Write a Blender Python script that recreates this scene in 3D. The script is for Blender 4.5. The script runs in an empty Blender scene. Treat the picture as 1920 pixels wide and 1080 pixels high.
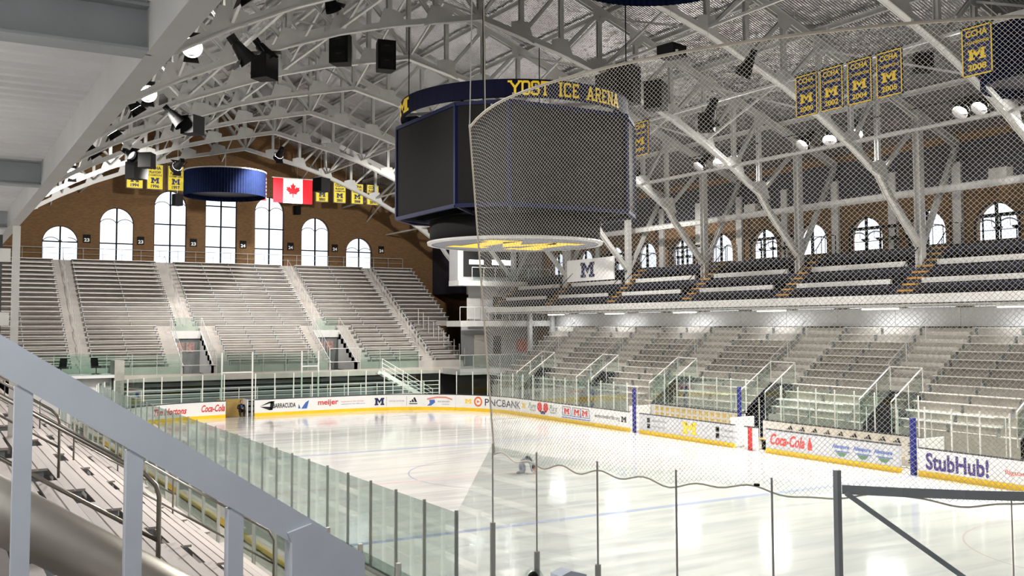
import bpy, math, random
from mathutils import Vector, Matrix
random.seed(7)
SC = bpy.context.scene
COL = SC.collection
R = math.radians
# ------------------------------------------------------------------ camera, world, exposure
yaw, pitch, roll, FPX, PY = 0.5322, 0.0562, -0.0033, 1852.4, 502.98
Fv = Vector((math.sin(yaw)*math.cos(pitch), math.cos(yaw)*math.cos(pitch), math.sin(pitch)))
Rv = Vector((math.cos(yaw), -math.sin(yaw), 0)); Uv = Rv.cross(Fv)
Rv, Uv = Rv*math.cos(roll)+Uv*math.sin(roll), -Rv*math.sin(roll)+Uv*math.cos(roll)
cd = bpy.data.cameras.new('camera'); cam = bpy.data.objects.new('camera', cd); COL.objects.link(cam)
cam.matrix_world = Matrix(((Rv.x, Uv.x, -Fv.x, 0), (Rv.y, Uv.y, -Fv.y, 0), (Rv.z, Uv.z, -Fv.z, 6.2), (0, 0, 0, 1)))
cd.sensor_width = 36; cd.lens = FPX/1920*36; cd.shift_y = (PY-540)/1920; cd.clip_end = 400; cd.clip_start = .1
SC.camera = cam
SC.view_settings.view_transform = 'Standard'; SC.view_settings.look = 'None'
SC.view_settings.gamma = 1; SC.view_settings.exposure = -0.28; SC.view_settings.use_curve_mapping = False
W = bpy.data.worlds.new('world'); SC.world = W; W.use_nodes = True
W.node_tree.nodes['Background'].inputs[0].default_value = (.86, .92, 1, 1)
W.node_tree.nodes['Background'].inputs[1].default_value = 2.4
LAMP = 4300      # watts of one arena floodlight
def back(px, py, X=None, Y=None, Z=None):      # a sight line of the survey camera met with a building plane
    d = Fv + Rv*((px-960)/FPX) + Uv*((PY-py)/FPX)
    t = X/d.x if X is not None else Y/d.y if Y is not None else (Z-6.2)/d.z
    return Vector((0, 0, 6.2)) + d*t
# ------------------------------------------------------------------ materials
def lin(c):
    return tuple((x/12.92 if x <= .04045 else ((x+.055)/1.055)**2.4) for x in c)
M = {}
def mat(n, c, rough=.6, metal=0, nz=0, nscale=3, bump=0, bscale=20, emit=None, es=0, spec=.5, stretch=None):
    m = bpy.data.materials.new(n); m.use_nodes = True; t = m.node_tree; b = t.nodes['Principled BSDF']
    c = lin(c); b.inputs['Base Color'].default_value = (*c, 1); b.inputs['Roughness'].default_value = rough
    b.inputs['Metallic'].default_value = metal; b.inputs['Specular IOR Level'].default_value = spec
    if emit: b.inputs['Emission Color'].default_value = (*emit, 1); b.inputs['Emission Strength'].default_value = es
    if nz or bump:
        tc = t.nodes.new('ShaderNodeTexCoord'); src = tc.outputs['Object']
        if stretch:
            mp = t.nodes.new('ShaderNodeMapping'); mp.inputs['Scale'].default_value = stretch; t.links.new(src, mp.inputs[0]); src = mp.outputs[0]
    if nz:
        no = t.nodes.new('ShaderNodeTexNoise'); no.inputs['Scale'].default_value = nscale; no.inputs['Detail'].default_value = 5
        t.links.new(src, no.inputs[0]); mr = t.nodes.new('ShaderNodeMapRange'); mr.inputs[1].default_value = .3; mr.inputs[2].default_value = .7
        mr.inputs[3].default_value = 1-nz; mr.inputs[4].default_value = 1+nz; t.links.new(no.outputs[0], mr.inputs[0])
        vm = t.nodes.new('ShaderNodeVectorMath'); vm.operation = 'SCALE'; vm.inputs[0].default_value = c
        t.links.new(mr.outputs[0], vm.inputs['Scale']); t.links.new(vm.outputs[0], b.inputs['Base Color'])
    if bump:
        no = t.nodes.new('ShaderNodeTexNoise'); no.inputs['Scale'].default_value = bscale; t.links.new(src, no.inputs[0])
        bp = t.nodes.new('ShaderNodeBump'); bp.inputs['Strength'].default_value = bump; t.links.new(no.outputs[0], bp.inputs['Height']); t.links.new(bp.outputs[0], b.inputs['Normal'])
    M[n] = m; return m
mat('steel', (.71, .71, .70), .45, 0, .06, 2)
mat('deck_steel', (.60, .62, .63), .5, 0, .08, 2)
mat('rail_grey', (.66, .68, .71), .42, 0, .04, 6, .08, 60)
mat('white_paint', (.93, .93, .91), .45, 0, .03, 3)
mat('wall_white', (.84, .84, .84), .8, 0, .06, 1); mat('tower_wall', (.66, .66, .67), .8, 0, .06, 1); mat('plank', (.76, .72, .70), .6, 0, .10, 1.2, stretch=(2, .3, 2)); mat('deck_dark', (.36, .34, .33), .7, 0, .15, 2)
mat('concrete', (.62, .61, .58), .85, 0, .12, 1.5)
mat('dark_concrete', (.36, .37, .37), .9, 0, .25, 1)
mat('alu', (.88, .85, .82), .45, .15, .10, 1.2, stretch=(.35, 2, 2))
mat('alu_side', (.84, .82, .79), .5, .15, .12, 1.2, stretch=(2, .35, 2))
mat('deck_alu', (.64, .62, .60), .6, .1, .12, 1.0)
mat('deck_side', (.68, .66, .63), .6, 0, .12, 1.0)
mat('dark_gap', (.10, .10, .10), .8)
mat('black', (.03, .03, .033), .7, spec=.2)
mat('black_screen', (.12, .12, .12), .85, 0, .1, 8, spec=.1)
mat('navy', (.02, .045, .14), .6); mat('navy_cloth', (.035, .075, .18), .85, 0, .2, 3, spec=.1); mat('ring_navy', (.01, .02, .15), .7, spec=.15)
mat('blue_frame', (.03, .06, .22), .6, spec=.2); mat('post_blue', (.09, .13, .50), .6)
mat('maize', (.98, .83, .18), .6); mat('maize_cloth', (.93, .85, .25), .8, 0, .06, 4)
mat('yellow', (.99, .82, .12), .45, 0, .05, 2)
mat('red', (.80, .13, .15), .55); mat('red_ad', (.85, .22, .20), .5); mat('flag_red', (.82, .05, .13), .8)
mat('flag_white', (.92, .92, .92), .8)
mat('board_white', (.96, .96, .955), .35, 0, .02, 2)
mat('board_grey', (.80, .81, .83), .35, 0, .03, 2)
mat('cap', (.22, .23, .26), .4)
mat('ink_navy', (.10, .13, .32), .5); mat('ink_black', (.08, .08, .09), .5); mat('ink_grey', (.55, .55, .57), .5)
mat('ink_blue', (.28, .42, .74), .5); mat('ink_purple', (.26, .20, .50), .5); mat('ink_green', (.36, .52, .38), .5); mat('ink_pink', (.88, .55, .50), .5)
mat('orange', (.90, .46, .28), .5)
mat('disc_grey', (.40, .41, .45), .7)
mat('plywood', (.77, .65, .38), .6, 0, .15, 2, stretch=(1, 1, 12))
mat('stainless', (.74, .72, .68), .28, 1.0, .05, 3); mat('pipe_metal', (.74, .72, .68), .42, 1.0, .15, 2)
mat('skin', (.80, .60, .50), .6); mat('hair', (.12, .08, .06), .7); mat('coat', (.06, .06, .07), .8); mat('shirt_blue', (.25, .42, .70), .8)
mat('grey_cloth', (.62, .63, .68), .85, 0, .25, 8); mat('dark_green', (.12, .20, .15), .8)
mat('ice_blue', (.66, .69, .80), .25); mat('ice_red', (.85, .78, .78), .25); mat('rope', (.93, .90, .84), .8)
mat('net', (.93, .92, .89), .6)
mat('stair_yellow', (.58, .42, .12), .6, 0, .3, 4)
mat('lens_on', (1, 1, 1), .3, emit=(1, .93, .86), es=120); mat('lens_glass', (.82, .84, .88), .08, .9)
mat('tube_on', (1, 1, 1), .3, emit=(.95, .97, 1), es=6)
mat('eave_dark', (.13, .14, .19), .6, 0, .2, 1)
mat('duct', (.70, .70, .68), .4, .5)
mat('notice_print', (.50, .40, .38), .8, 0, .5, 6); mat('poster', (.80, .45, .38), .7, 0, .4, 3); mat('rock', (.46, .49, .49), .9, 0, .3, .9, stretch=(.5, 1, 3))
def glassmat(n, tint, refl=1.0):
    m = bpy.data.materials.new(n); m.use_nodes = True; t = m.node_tree; t.nodes.clear()
    o = t.nodes.new('ShaderNodeOutputMaterial'); mx = t.nodes.new('ShaderNodeMixShader'); tr = t.nodes.new('ShaderNodeBsdfTransparent')
    gl = t.nodes.new('ShaderNodeBsdfGlossy'); gl.inputs['Roughness'].default_value = .02; fr = t.nodes.new('ShaderNodeFresnel'); fr.inputs[0].default_value = 1.35
    ml = t.nodes.new('ShaderNodeMath'); ml.operation = 'MULTIPLY'; ml.inputs[1].default_value = refl
    tr.inputs[0].default_value = (*tint, 1); t.links.new(fr.outputs[0], ml.inputs[0]); t.links.new(ml.outputs[0], mx.inputs[0])
    t.links.new(tr.outputs[0], mx.inputs[1]); t.links.new(gl.outputs[0], mx.inputs[2]); t.links.new(mx.outputs[0], o.inputs[0]); M[n] = m
m_ = mat('net_cord', (.96, .95, .92), .6); t_ = m_.node_tree; tl_ = t_.nodes.new('ShaderNodeBsdfTranslucent'); tl_.inputs[0].default_value = (.93, .92, .89, 1); df_ = t_.nodes.new('ShaderNodeBsdfDiffuse'); df_.inputs[0].default_value = (.93, .92, .89, 1); mx_ = t_.nodes.new('ShaderNodeMixShader')
t_.links.new(df_.outputs[0], mx_.inputs[1]); t_.links.new(tl_.outputs[0], mx_.inputs[2]); t_.links.new(mx_.outputs[0], t_.nodes['Material Output'].inputs[0])
glassmat('glass', (.965, .995, .985), .35); glassmat('glass_green', (.89, .955, .93), .5); glassmat('window_glass', (.97, .98, 1), .5)
def brickmat(n, swap):
    m = mat(n, (.5, .35, .2), .9); t = m.node_tree; b = t.nodes['Principled BSDF']
    tc = t.nodes.new('ShaderNodeTexCoord'); sp = t.nodes.new('ShaderNodeSeparateXYZ'); cb = t.nodes.new('ShaderNodeCombineXYZ')
    t.links.new(tc.outputs['Object'], sp.inputs[0]); t.links.new(sp.outputs[1 if swap else 0], cb.inputs[0]); t.links.new(sp.outputs[2], cb.inputs[1])
    br = t.nodes.new('ShaderNodeTexBrick'); br.inputs['Scale'].default_value = 1; br.inputs['Brick Width'].default_value = .24; br.inputs['Row Height'].default_value = .08
    br.inputs['Mortar Size'].default_value = .008; br.inputs['Color1'].default_value = (*lin((.44, .315, .185)), 1); br.inputs['Color2'].default_value = (*lin((.36, .26, .15)), 1)
    br.inputs['Mortar'].default_value = (*lin((.40, .33, .24)), 1); t.links.new(cb.outputs[0], br.inputs[0]); t.links.new(br.outputs[0], b.inputs['Base Color'])
brickmat('brick', False); brickmat('brick_side', True)
def icemat():
    m = mat('ice', (.95, .95, .93), .16); t = m.node_tree; b = t.nodes['Principled BSDF']
    tc = t.nodes.new('ShaderNodeTexCoord'); mp = t.nodes.new('ShaderNodeMapping'); mp.inputs['Scale'].default_value = (.16, 1.2, 1); mp.inputs['Rotation'].default_value = (0, 0, R(12))
    no = t.nodes.new('ShaderNodeTexNoise'); no.inputs['Scale'].default_value = 1.3; no.inputs['Detail'].default_value = 8; no.inputs['Distortion'].default_value = .6
    t.links.new(tc.outputs['Object'], mp.inputs[0]); t.links.new(mp.outputs[0], no.inputs[0])
    cr = t.nodes.new('ShaderNodeValToRGB'); cr.color_ramp.elements[0].position = .34; cr.color_ramp.elements[0].color = (*lin((.90, .90, .90)), 1)
    cr.color_ramp.elements[1].position = .55; cr.color_ramp.elements[1].color = (*lin((.965, .96, .945)), 1); t.links.new(no.outputs[0], cr.inputs[0]); t.links.new(cr.outputs[0], b.inputs['Base Color'])
    mr = t.nodes.new('ShaderNodeMapRange'); mr.inputs[1].default_value = .3; mr.inputs[2].default_value = .7; mr.inputs[3].default_value = .05; mr.inputs[4].default_value = .2
    t.links.new(no.outputs[0], mr.inputs[0]); t.links.new(mr.outputs[0], b.inputs['Roughness'])
    b.inputs['Coat Weight'].default_value = .5; b.inputs['Coat Roughness'].default_value = .1; b.inputs['Coat IOR'].default_value = 1.31
    n2 = t.nodes.new('ShaderNodeTexNoise'); n2.inputs['Scale'].default_value = 2.5; t.links.new(mp.outputs[0], n2.inputs[0])
    bp = t.nodes.new('ShaderNodeBump'); bp.inputs['Strength'].default_value = .02; t.links.new(n2.outputs[0], bp.inputs['Height']); t.links.new(bp.outputs[0], b.inputs['Normal'])
icemat()
def roofmat(n, c, metal, rough, wscale):
    m = mat(n, c, rough, metal); t = m.node_tree; b = t.nodes['Principled BSDF']
    tc = t.nodes.new('ShaderNodeTexCoord'); wv = t.nodes.new('ShaderNodeTexWave'); wv.bands_direction = 'Y'; wv.inputs['Scale'].default_value = wscale
    wv.inputs['Distortion'].default_value = .6; wv.inputs['Detail Scale'].default_value = .4
    t.links.new(tc.outputs['Object'], wv.inputs[0]); no = t.nodes.new('ShaderNodeTexNoise'); no.inputs['Scale'].default_value = .35; no.inputs['Detail'].default_value = 3
    t.links.new(tc.outputs['Object'], no.inputs[0])
    b1 = t.nodes.new('ShaderNodeBump'); b1.inputs['Strength'].default_value = .85; b1.inputs['Distance'].default_value = .05; t.links.new(wv.outputs[0], b1.inputs['Height'])
    n3 = t.nodes.new('ShaderNodeTexNoise'); n3.inputs['Scale'].default_value = 2.2; t.links.new(tc.outputs['Object'], n3.inputs[0])
    b2 = t.nodes.new('ShaderNodeBump'); b2.inputs['Strength'].default_value = .7; b2.inputs['Distance'].default_value = .15; t.links.new(n3.outputs[0], b2.inputs['Height']); t.links.new(b1.outputs[0], b2.inputs['Normal']); t.links.new(b2.outputs[0], b.inputs['Normal'])
    mr = t.nodes.new('ShaderNodeMapRange'); mr.inputs[1].default_value = .35; mr.inputs[2].default_value = .65; mr.inputs[3].default_value = .72; mr.inputs[4].default_value = 1.08
    t.links.new(no.outputs[0], mr.inputs[0]); vm = t.nodes.new('ShaderNodeVectorMath'); vm.operation = 'SCALE'; vm.inputs[0].default_value = lin(c); t.links.new(mr.outputs[0], vm.inputs['Scale']); t.links.new(vm.outputs[0], b.inputs['Base Color'])
roofmat('roof_foil', (.72, .72, .73), .8, .21, 2.2)
# ------------------------------------------------------------------ mesh helpers
class MB:
    def __init__(s): s.v = []; s.f = []
    def add(s, vs, fs):
        o = len(s.v); s.v += [tuple(v) for v in vs]; s.f += [tuple(i+o for i in f) for f in fs]; return s
    def box(s, x0, x1, y0, y1, z0, z1):
        return s.add([(x0, y0, z0), (x1, y0, z0), (x1, y1, z0), (x0, y1, z0), (x0, y0, z1), (x1, y0, z1), (x1, y1, z1), (x0, y1, z1)],
                     [(0, 3, 2, 1), (4, 5, 6, 7), (0, 1, 5, 4), (1, 2, 6, 5), (2, 3, 7, 6), (3, 0, 4, 7)])
    def bar(s, p, q, w, h, up=(0, 0, 1)):
        p = Vector(p); q = Vector(q); d = (q-p)
        if d.length < 1e-6: return s
        d.normalize(); up = Vector(up)
        if abs(d.dot(up)) > .98: up = Vector((0, 1, 0)) if abs(d.y) < .9 else Vector((1, 0, 0))
        a = d.cross(up).normalized()*w/2; b = a.cross(d).normalized()*h/2
        vs = [p-a-b, p+a-b, p+a+b, p-a+b, q-a-b, q+a-b, q+a+b, q-a+b]
        return s.add(vs, [(0, 3, 2, 1), (4, 5, 6, 7), (0, 1, 5, 4), (1, 2, 6, 5), (2, 3, 7, 6), (3, 0, 4, 7)])
    def ibar(s, p, q, w, h, up=(0, 0, 1), t=.02):   # an I section
        p = Vector(p); q = Vector(q); d = (q-p).normalized(); up = Vector(up)
        a = d.cross(up).normalized(); b = a.cross(d).normalized()
        s.bar(p, q, t, h, up)
        for k in (-1, 1): s.bar(p+b*k*(h/2-t/2), q+b*k*(h/2-t/2), w, t, up)
        return s
    def tube(s, pts, r, n=8, r2=None):
        pts = [Vector(p) for p in pts]; o = len(s.v); N = len(pts)
        for i, p in enumerate(pts):
            d = (pts[min(i+1, N-1)]-pts[max(i-1, 0)]).normalized(); u = Vector((0, 0, 1)) if abs(d.z) < .95 else Vector((1, 0, 0))
            a = d.cross(u).normalized(); b = a.cross(d); rr = r if r2 is None else r+(r2-r)*i/(N-1)
            for k in range(n): t = 2*math.pi*k/n; s.v.append(tuple(p+a*math.cos(t)*rr+b*math.sin(t)*rr))
        for i in range(N-1):
            for k in range(n): a = o+i*n+k; b = o+i*n+(k+1) % n; s.f.append((a, b, b+n, a+n))
        s.f.append(tuple(o+k for k in range(n))[::-1]); s.f.append(tuple(o+(N-1)*n+k for k in range(n))); return s
    def prism(s, pts, n, t):                        # planar outline pts (3D) thickened by t along n
        n = Vector(n).normalized()*t; N = len(pts); a = [Vector(p) for p in pts]; vs = a+[p+n for p in a]
        return s.add(vs, [tuple(range(N))[::-1], tuple(range(N, 2*N))]+[(i, (i+1) % N, (i+1) % N+N, i+N) for i in range(N)])
    def lathe(s, prof, c=(0, 0, 0), n=24, caps=True):
        o = len(s.v); c = Vector(c)
        for r, z in prof:
            for k in range(n): t = 2*math.pi*k/n; s.v.append((c.x+r*math.cos(t), c.y+r*math.sin(t), c.z+z))
        for i in range(len(prof)-1):
            for k in range(n): a = o+i*n+k; b = o+i*n+(k+1) % n; s.f.append((a, b, b+n, a+n))
        if caps: s.f.append(tuple(o+k for k in range(n))[::-1]); s.f.append(tuple(o+(len(prof)-1)*n+k for k in range(n)))
        return s
    def build(s, name, m, parent=None, smooth=False, loc=None):
        me = bpy.data.meshes.new(name); me.from_pydata(s.v, [], s.f); me.materials.append(M[m])
        if smooth:
            for p in me.polygons: p.use_smooth = True
        o = bpy.data.objects.new(name, me); COL.objects.link(o)
        if parent: o.parent = parent
        if loc: o.location = loc
        return o
def empty(name, loc=(0, 0, 0), rz=0):
    o = bpy.data.objects.new(name, None); COL.objects.link(o); o.location = loc; o.rotation_euler = (0, 0, rz); o.empty_display_size = .2; return o
def tag(o, label, cat, group=None, kind=None):
    o['label'] = label; o['category'] = cat
    if group: o['group'] = group
    if kind: o['kind'] = kind
    return o
def struct(o): o['kind'] = 'structure'; return o
def copy_tree(o, parent=None):
    c = o.copy(); COL.objects.link(c); c.parent = parent
    for ch in list(o.children): copy_tree(ch, c)
    return c
ORD = ['lowest', 'second', 'third', 'fourth', 'fifth', 'sixth', 'seventh', 'eighth', 'ninth', 'tenth', 'eleventh', 'twelfth', 'thirteenth', 'fourteenth', 'fifteenth',
       'sixteenth', 'seventeenth', 'eighteenth', 'nineteenth', 'twentieth', 'twenty-first', 'twenty-second', 'twenty-third', 'twenty-fourth', 'twenty-fifth']
NTH = ['first', 'second', 'third', 'fourth', 'fifth', 'sixth', 'seventh', 'eighth', 'ninth', 'tenth', 'eleventh', 'twelfth', 'thirteenth', 'fourteenth', 'fifteenth', 'sixteenth',
       'seventeenth', 'eighteenth', 'nineteenth', 'twentieth'] + ['%s-%s' % (a, b) for a in ('twenty', 'thirty', 'forty', 'fifty') for b in ('first', 'second', 'third', 'fourth', 'fifth', 'sixth', 'seventh', 'eighth', 'ninth')]
# ------------------------------------------------------------------ lettering
_tc = {}
def text_geo(body, shear=0, off=0, sx=1.0):
    k = (body, shear, off, sx)
    if k not in _tc:
        c = bpy.data.curves.new('t', 'FONT'); c.body = body; c.size = 1; c.shear = shear; c.offset = off; c.resolution_u = 3; c.fill_mode = 'FRONT'
        o = bpy.data.objects.new('t', c); COL.objects.link(o); bpy.context.view_layer.update()
        dg = bpy.context.evaluated_depsgraph_get(); me = bpy.data.meshes.new_from_object(o.evaluated_get(dg))
        vs = [(v.co.x, v.co.y) for v in me.vertices]; fs = [tuple(p.vertices) for p in me.polygons]
        bpy.data.objects.remove(o); bpy.data.curves.remove(c); bpy.data.meshes.remove(me)
        x0 = min(v[0] for v in vs); x1 = max(v[0] for v in vs); y0 = min(v[1] for v in vs); y1 = max(v[1] for v in vs)
        _tc[k] = ([((a-x0)/(x1-x0), (b-y0)/(y1-y0)) for a, b in vs], fs)
    return _tc[k]
def put(mb, geo, f, u0, u1, v0, v1):           # normalised 2D geometry into a rectangle of the surface map f(u, v)
    vs, fs = geo; mb.add([f(u0+a*(u1-u0), v0+b*(v1-v0)) for a, b in vs], fs); return mb
def rects(L, w, h): 
    vs = []; fs = []
    for q in L: o = len(vs); vs += [(a/w, b/h) for a, b in q]; fs.append(tuple(range(o, o+len(q))))
    return vs, fs
BLOCK_M = rects([[(0, 0), (3.9, 0), (3.9, 1.6), (0, 1.6)], [(6.1, 0), (10, 0), (10, 1.6), (6.1, 1.6)], [(0, 6.4), (3.2, 6.4), (3.2, 8), (0, 8)], [(6.8, 6.4), (10, 6.4), (10, 8), (6.8, 8)],
                 [(.8, 1.6), (3.0, 1.6), (3.0, 6.4), (.8, 6.4)], [(7.0, 1.6), (9.2, 1.6), (9.2, 6.4), (7.0, 6.4)], [(3.2, 8), (2.2, 6.4), (5, 1.9), (5, 4.9)], [(6.8, 8), (5, 4.9), (5, 1.9), (7.8, 6.4)]], 10, 8)
STRIPES = rects([[(0, 2.5), (1.2, 1.8), (2.2, 3.6), (1.1, 4.3)], [(0.6, 2.5), (0.9, 2.5), (0.9, 2.5)], [(2.3, 2.5), (4.2, 2.5), (5, 4), (3.3, 6.4), (2.4, 5.6)], [(5.2, 2.5), (7.4, 2.5), (9, 5), (5.6, 9.2), (4.3, 7.6)]][:1]
                + [[(3.0, 2.5), (5.0, 2.5), (3.9, 5.9), (2.3, 5.0)], [(6.0, 2.5), (8.6, 2.5), (6.4, 9), (4.6, 8.2)], [(.6, 2.5), (1.9, 2.5), (1.4, 3.6), (.5, 3.2)], [(0, 0), (9, 0), (9, 1.2), (0, 1.2)]], 9, 9)
# three slanting bars with a word under them
STRIPES = rects([[(.4, 2.6), (2.6, 2.6), (2.0, 4.0), (.9, 4.4)], [(3.1, 2.6), (5.4, 2.6), (4.1, 6.4), (2.4, 5.4)], [(6.0, 2.6), (8.6, 2.6), (6.2, 9), (4.4, 7.9)], [(0, 0), (8.8, 0), (8.8, 1.1), (0, 1.1)]], 9, 9)
G = {'Y': [((0, 7), (2.5, 3.6)), ((5, 7), (2.5, 3.6)), ((2.5, 3.8), (2.5, 0))], 'O': [((.6, 1), (.6, 6)), ((4.4, 1), (4.4, 6)), ((1, 6.5), (4, 6.5)), ((1, .5), (4, .5)), ((.6, 5.8), (1.6, 6.6)), ((4.4, 5.8), (3.4, 6.6)), ((.6, 1.2), (1.6, .4)), ((4.4, 1.2), (3.4, .4))],
     'S': [((4.5, 5.2), (4.2, 6.4)), ((4.4, 6.5), (.8, 6.5)), ((.6, 6.6), (.6, 4)), ((.6, 3.7), (4.4, 3.3)), ((4.4, 3.2), (4.4, .8)), ((4.2, .5), (.6, .5)), ((.5, .5), (.5, 1.9))],
     'T': [((0, 6.5), (5, 6.5)), ((2.5, 6.5), (2.5, 0)), ((.5, 6.5), (.5, 5)), ((4.5, 6.5), (4.5, 5))], 'I': [((1.5, 0), (1.5, 7))], 'C': [((.6, 1), (.6, 6)), ((.9, 6.5), (4.4, 6.5)), ((.9, .5), (4.4, .5)), ((4.4, 6.6), (4.4, 4.9)), ((4.4, .4), (4.4, 2)), ((.6, 5.8), (1.6, 6.6)), ((.6, 1.2), (1.6, .4))],
     'E': [((1, 0), (1, 7)), ((.3, 6.5), (4.5, 6.5)), ((.3, .5), (4.5, .5)), ((1, 3.5), (3.2, 3.5)), ((4.4, 6.6), (4.4, 5.2)), ((4.4, .4), (4.4, 1.8))], 'A': [((.7, 0), (2.5, 6.8)), ((4.3, 0), (2.5, 6.8)), ((1.2, 2.3), (3.8, 2.3))],
     'R': [((1, 0), (1, 7)), ((.3, 6.5), (4, 6.5)), ((4.3, 6.2), (4.3, 4)), ((1, 3.5), (4, 3.5)), ((2.8, 3.4), (4.5, 0))], 'N': [((.9, 0), (.9, 7)), ((4.2, 0), (4.2, 7)), ((.9, 7), (4.2, 0))]}
SERIF = {'Y': [(0, 7), (5, 7), (2.5, 0)], 'T': [(2.5, 0)], 'I': [(1.5, 0), (1.5, 7)], 'A': [(.7, 0), (4.3, 0)], 'R': [(1, 0), (4.5, 0)], 'N': [(.9, 0), (.9, 7), (4.2, 7)]}
def slab(mb, ch, f, u0, uw, v0, vh, th=1.15):   # slab-serif capitals made of strokes
    for (a, b), (c, d) in G[ch]:
        L = math.hypot(c-a, d-b); nx = -(d-b)/L*th/2; ny = (c-a)/L*th/2
        mb.add([f(u0+x*uw/5, v0+min(max(y, 0), 7)*vh/7) for x, y in ((a-nx, b-ny), (c-nx, d-ny), (c+nx, d+ny), (a+nx, b+ny))], [(0, 1, 2, 3)])
    for x, y in SERIF.get(ch, []):
        y0, y1 = (0, .9) if y == 0 else (6.1, 7)
        mb.add([f(u0+(x+i)*uw/5, v0+j*vh/7) for i, j in ((-1.1, y0), (1.1, y0), (1.1, y1), (-1.1, y1))], [(0, 1, 2, 3)])
# ------------------------------------------------------------------ building shell
CX, WL, WR, YF, YN = 21.1, -2.0, 44.2, 85.0, -9.0
RIDGE, EAVE = 24.6, 15.6
TY = [30.95+7.72*k for k in range(-3, 7)]        # truss lines: 7.8 ... 77.3
floor = struct(MB().box(WL-.3, WR+.3, YN-.3, YF+.3, -.4, -.06).build('floor', 'concrete'))
def arch_pts(w, z0, z1, n=14):                   # arched opening outline, local (u, z)
    r = w/2; zs = z1-r
    return [(-r, z0), (r, z0)]+[(r*math.cos(math.pi*k/n), zs+r*math.sin(math.pi*k/n)) for k in range(n+1)]
def wall_with_holes(name, m, outer, holes, f, nrm, th):
    import bmesh
    bm = bmesh.new()
    for L in [outer]+holes:
        vs = [bm.verts.new(f(a, b)) for a, b in L]
        for i in range(len(vs)): bm.edges.new((vs[i], vs[(i+1) % len(vs)]))
    bmesh.ops.triangle_fill(bm, use_beauty=True, use_dissolve=False, edges=bm.edges[:])
    # keep only faces outside the holes
    def inside(p, L):
        c = False; n = len(L)
        for i in range(n):
            (x1, y1), (x2, y2) = L[i], L[(i+1) % n]
            if (y1 > p[1]) != (y2 > p[1]) and p[0] < (x2-x1)*(p[1]-y1)/(y2-y1)+x1: c = not c
        return c
    kill = []
    for fc in bm.faces:
        c = fc.calc_center_median(); q = (c.x if abs(nrm[1]) > .5 else c.y, c.z)
        if any(inside(q, L) for L in holes): kill.append(fc)
    bmesh.ops.delete(bm, geom=kill, context='FACES_ONLY')
    r = bmesh.ops.extrude_face_region(bm, geom=bm.faces[:])
    bmesh.ops.translate(bm, verts=[g for g in r['geom'] if isinstance(g, bmesh.types.BMVert)], vec=Vector(nrm)*th)
    bmesh.ops.recalc_face_normals(bm, faces=bm.faces[:])
    me = bpy.data.meshes.new(name); bm.to_mesh(me); bm.free(); me.materials.append(M[m])
    o = bpy.data.objects.new(name, me); COL.objects.link(o); return struct(o)
far_win = [(CX+4.18*(i-3)+.15, w, z) for i, w, z in ((0, 2.6, 14.05), (1, 2.6, 15.7), (2, 2.6, 17.35), (3, 2.65, 19.0), (4, 2.6, 17.35), (5, 2.6, 15.75), (6, 2.55, 14.1))]
SILL = 11.05
wall_with_holes('wall_far', 'brick', [(WL, -.1), (WR, -.1), (WR, EAVE+.2), (CX, RIDGE+.2), (WL, EAVE+.2)],
                [[(x+a, b) for a, b in arch_pts(w, SILL, z)] for x, w, z in far_win], lambda a, b: (a, YF, b), (0, 1, 0), .5)
rw = [40.65+3.86*k for k in range(-8, 8)]        # right-wall window centres
SS, ST = 10.15, 12.0
wall_with_holes('wall_right', 'brick_side', [(YN, -.1), (YF, -.1), (YF, EAVE+.2), (YN, EAVE+.2)],
                [[(y+a, b) for a, b in arch_pts(2.3, SS, ST)] for y in rw] + [[(y-1.6, 6.98), (y+1.6, 6.98), (y+1.6, 7.22), (y-1.6, 7.22)] for y in rw[2:]], lambda a, b: (WR, a, b), (1, 0, 0), .5)
struct(MB().box(WL-.5, WL, YN, YF, -.1, EAVE+.2).build('wall_left', 'wall_white'))
struct(MB().box(WL-.5, WR+.5, YN-.5, YN, -.1, RIDGE+.2).build('wall_near', 'wall_white'))
rf = MB()
for xa, xb in ((CX, WR+.6), (CX, WL-.6)):
    zb = RIDGE-(abs(xb-CX))*(RIDGE-EAVE)/23.1
    rf.add([(xa, YN-.6, RIDGE), (xb, YN-.6, zb), (xb, YF+.6, zb), (xa, YF+.6, RIDGE), (xa, YN-.6, RIDGE+.2), (xb, YN-.6, zb+.2), (xb, YF+.6, zb+.2), (xa, YF+.6, RIDGE+.2)],
           [(0, 3, 2, 1), (4, 5, 6, 7), (0, 1, 5, 4), (1, 2, 6, 5), (2, 3, 7, 6), (3, 0, 4, 7)])
struct(rf.build('ceiling', 'roof_foil'))
wn = 0
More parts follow.
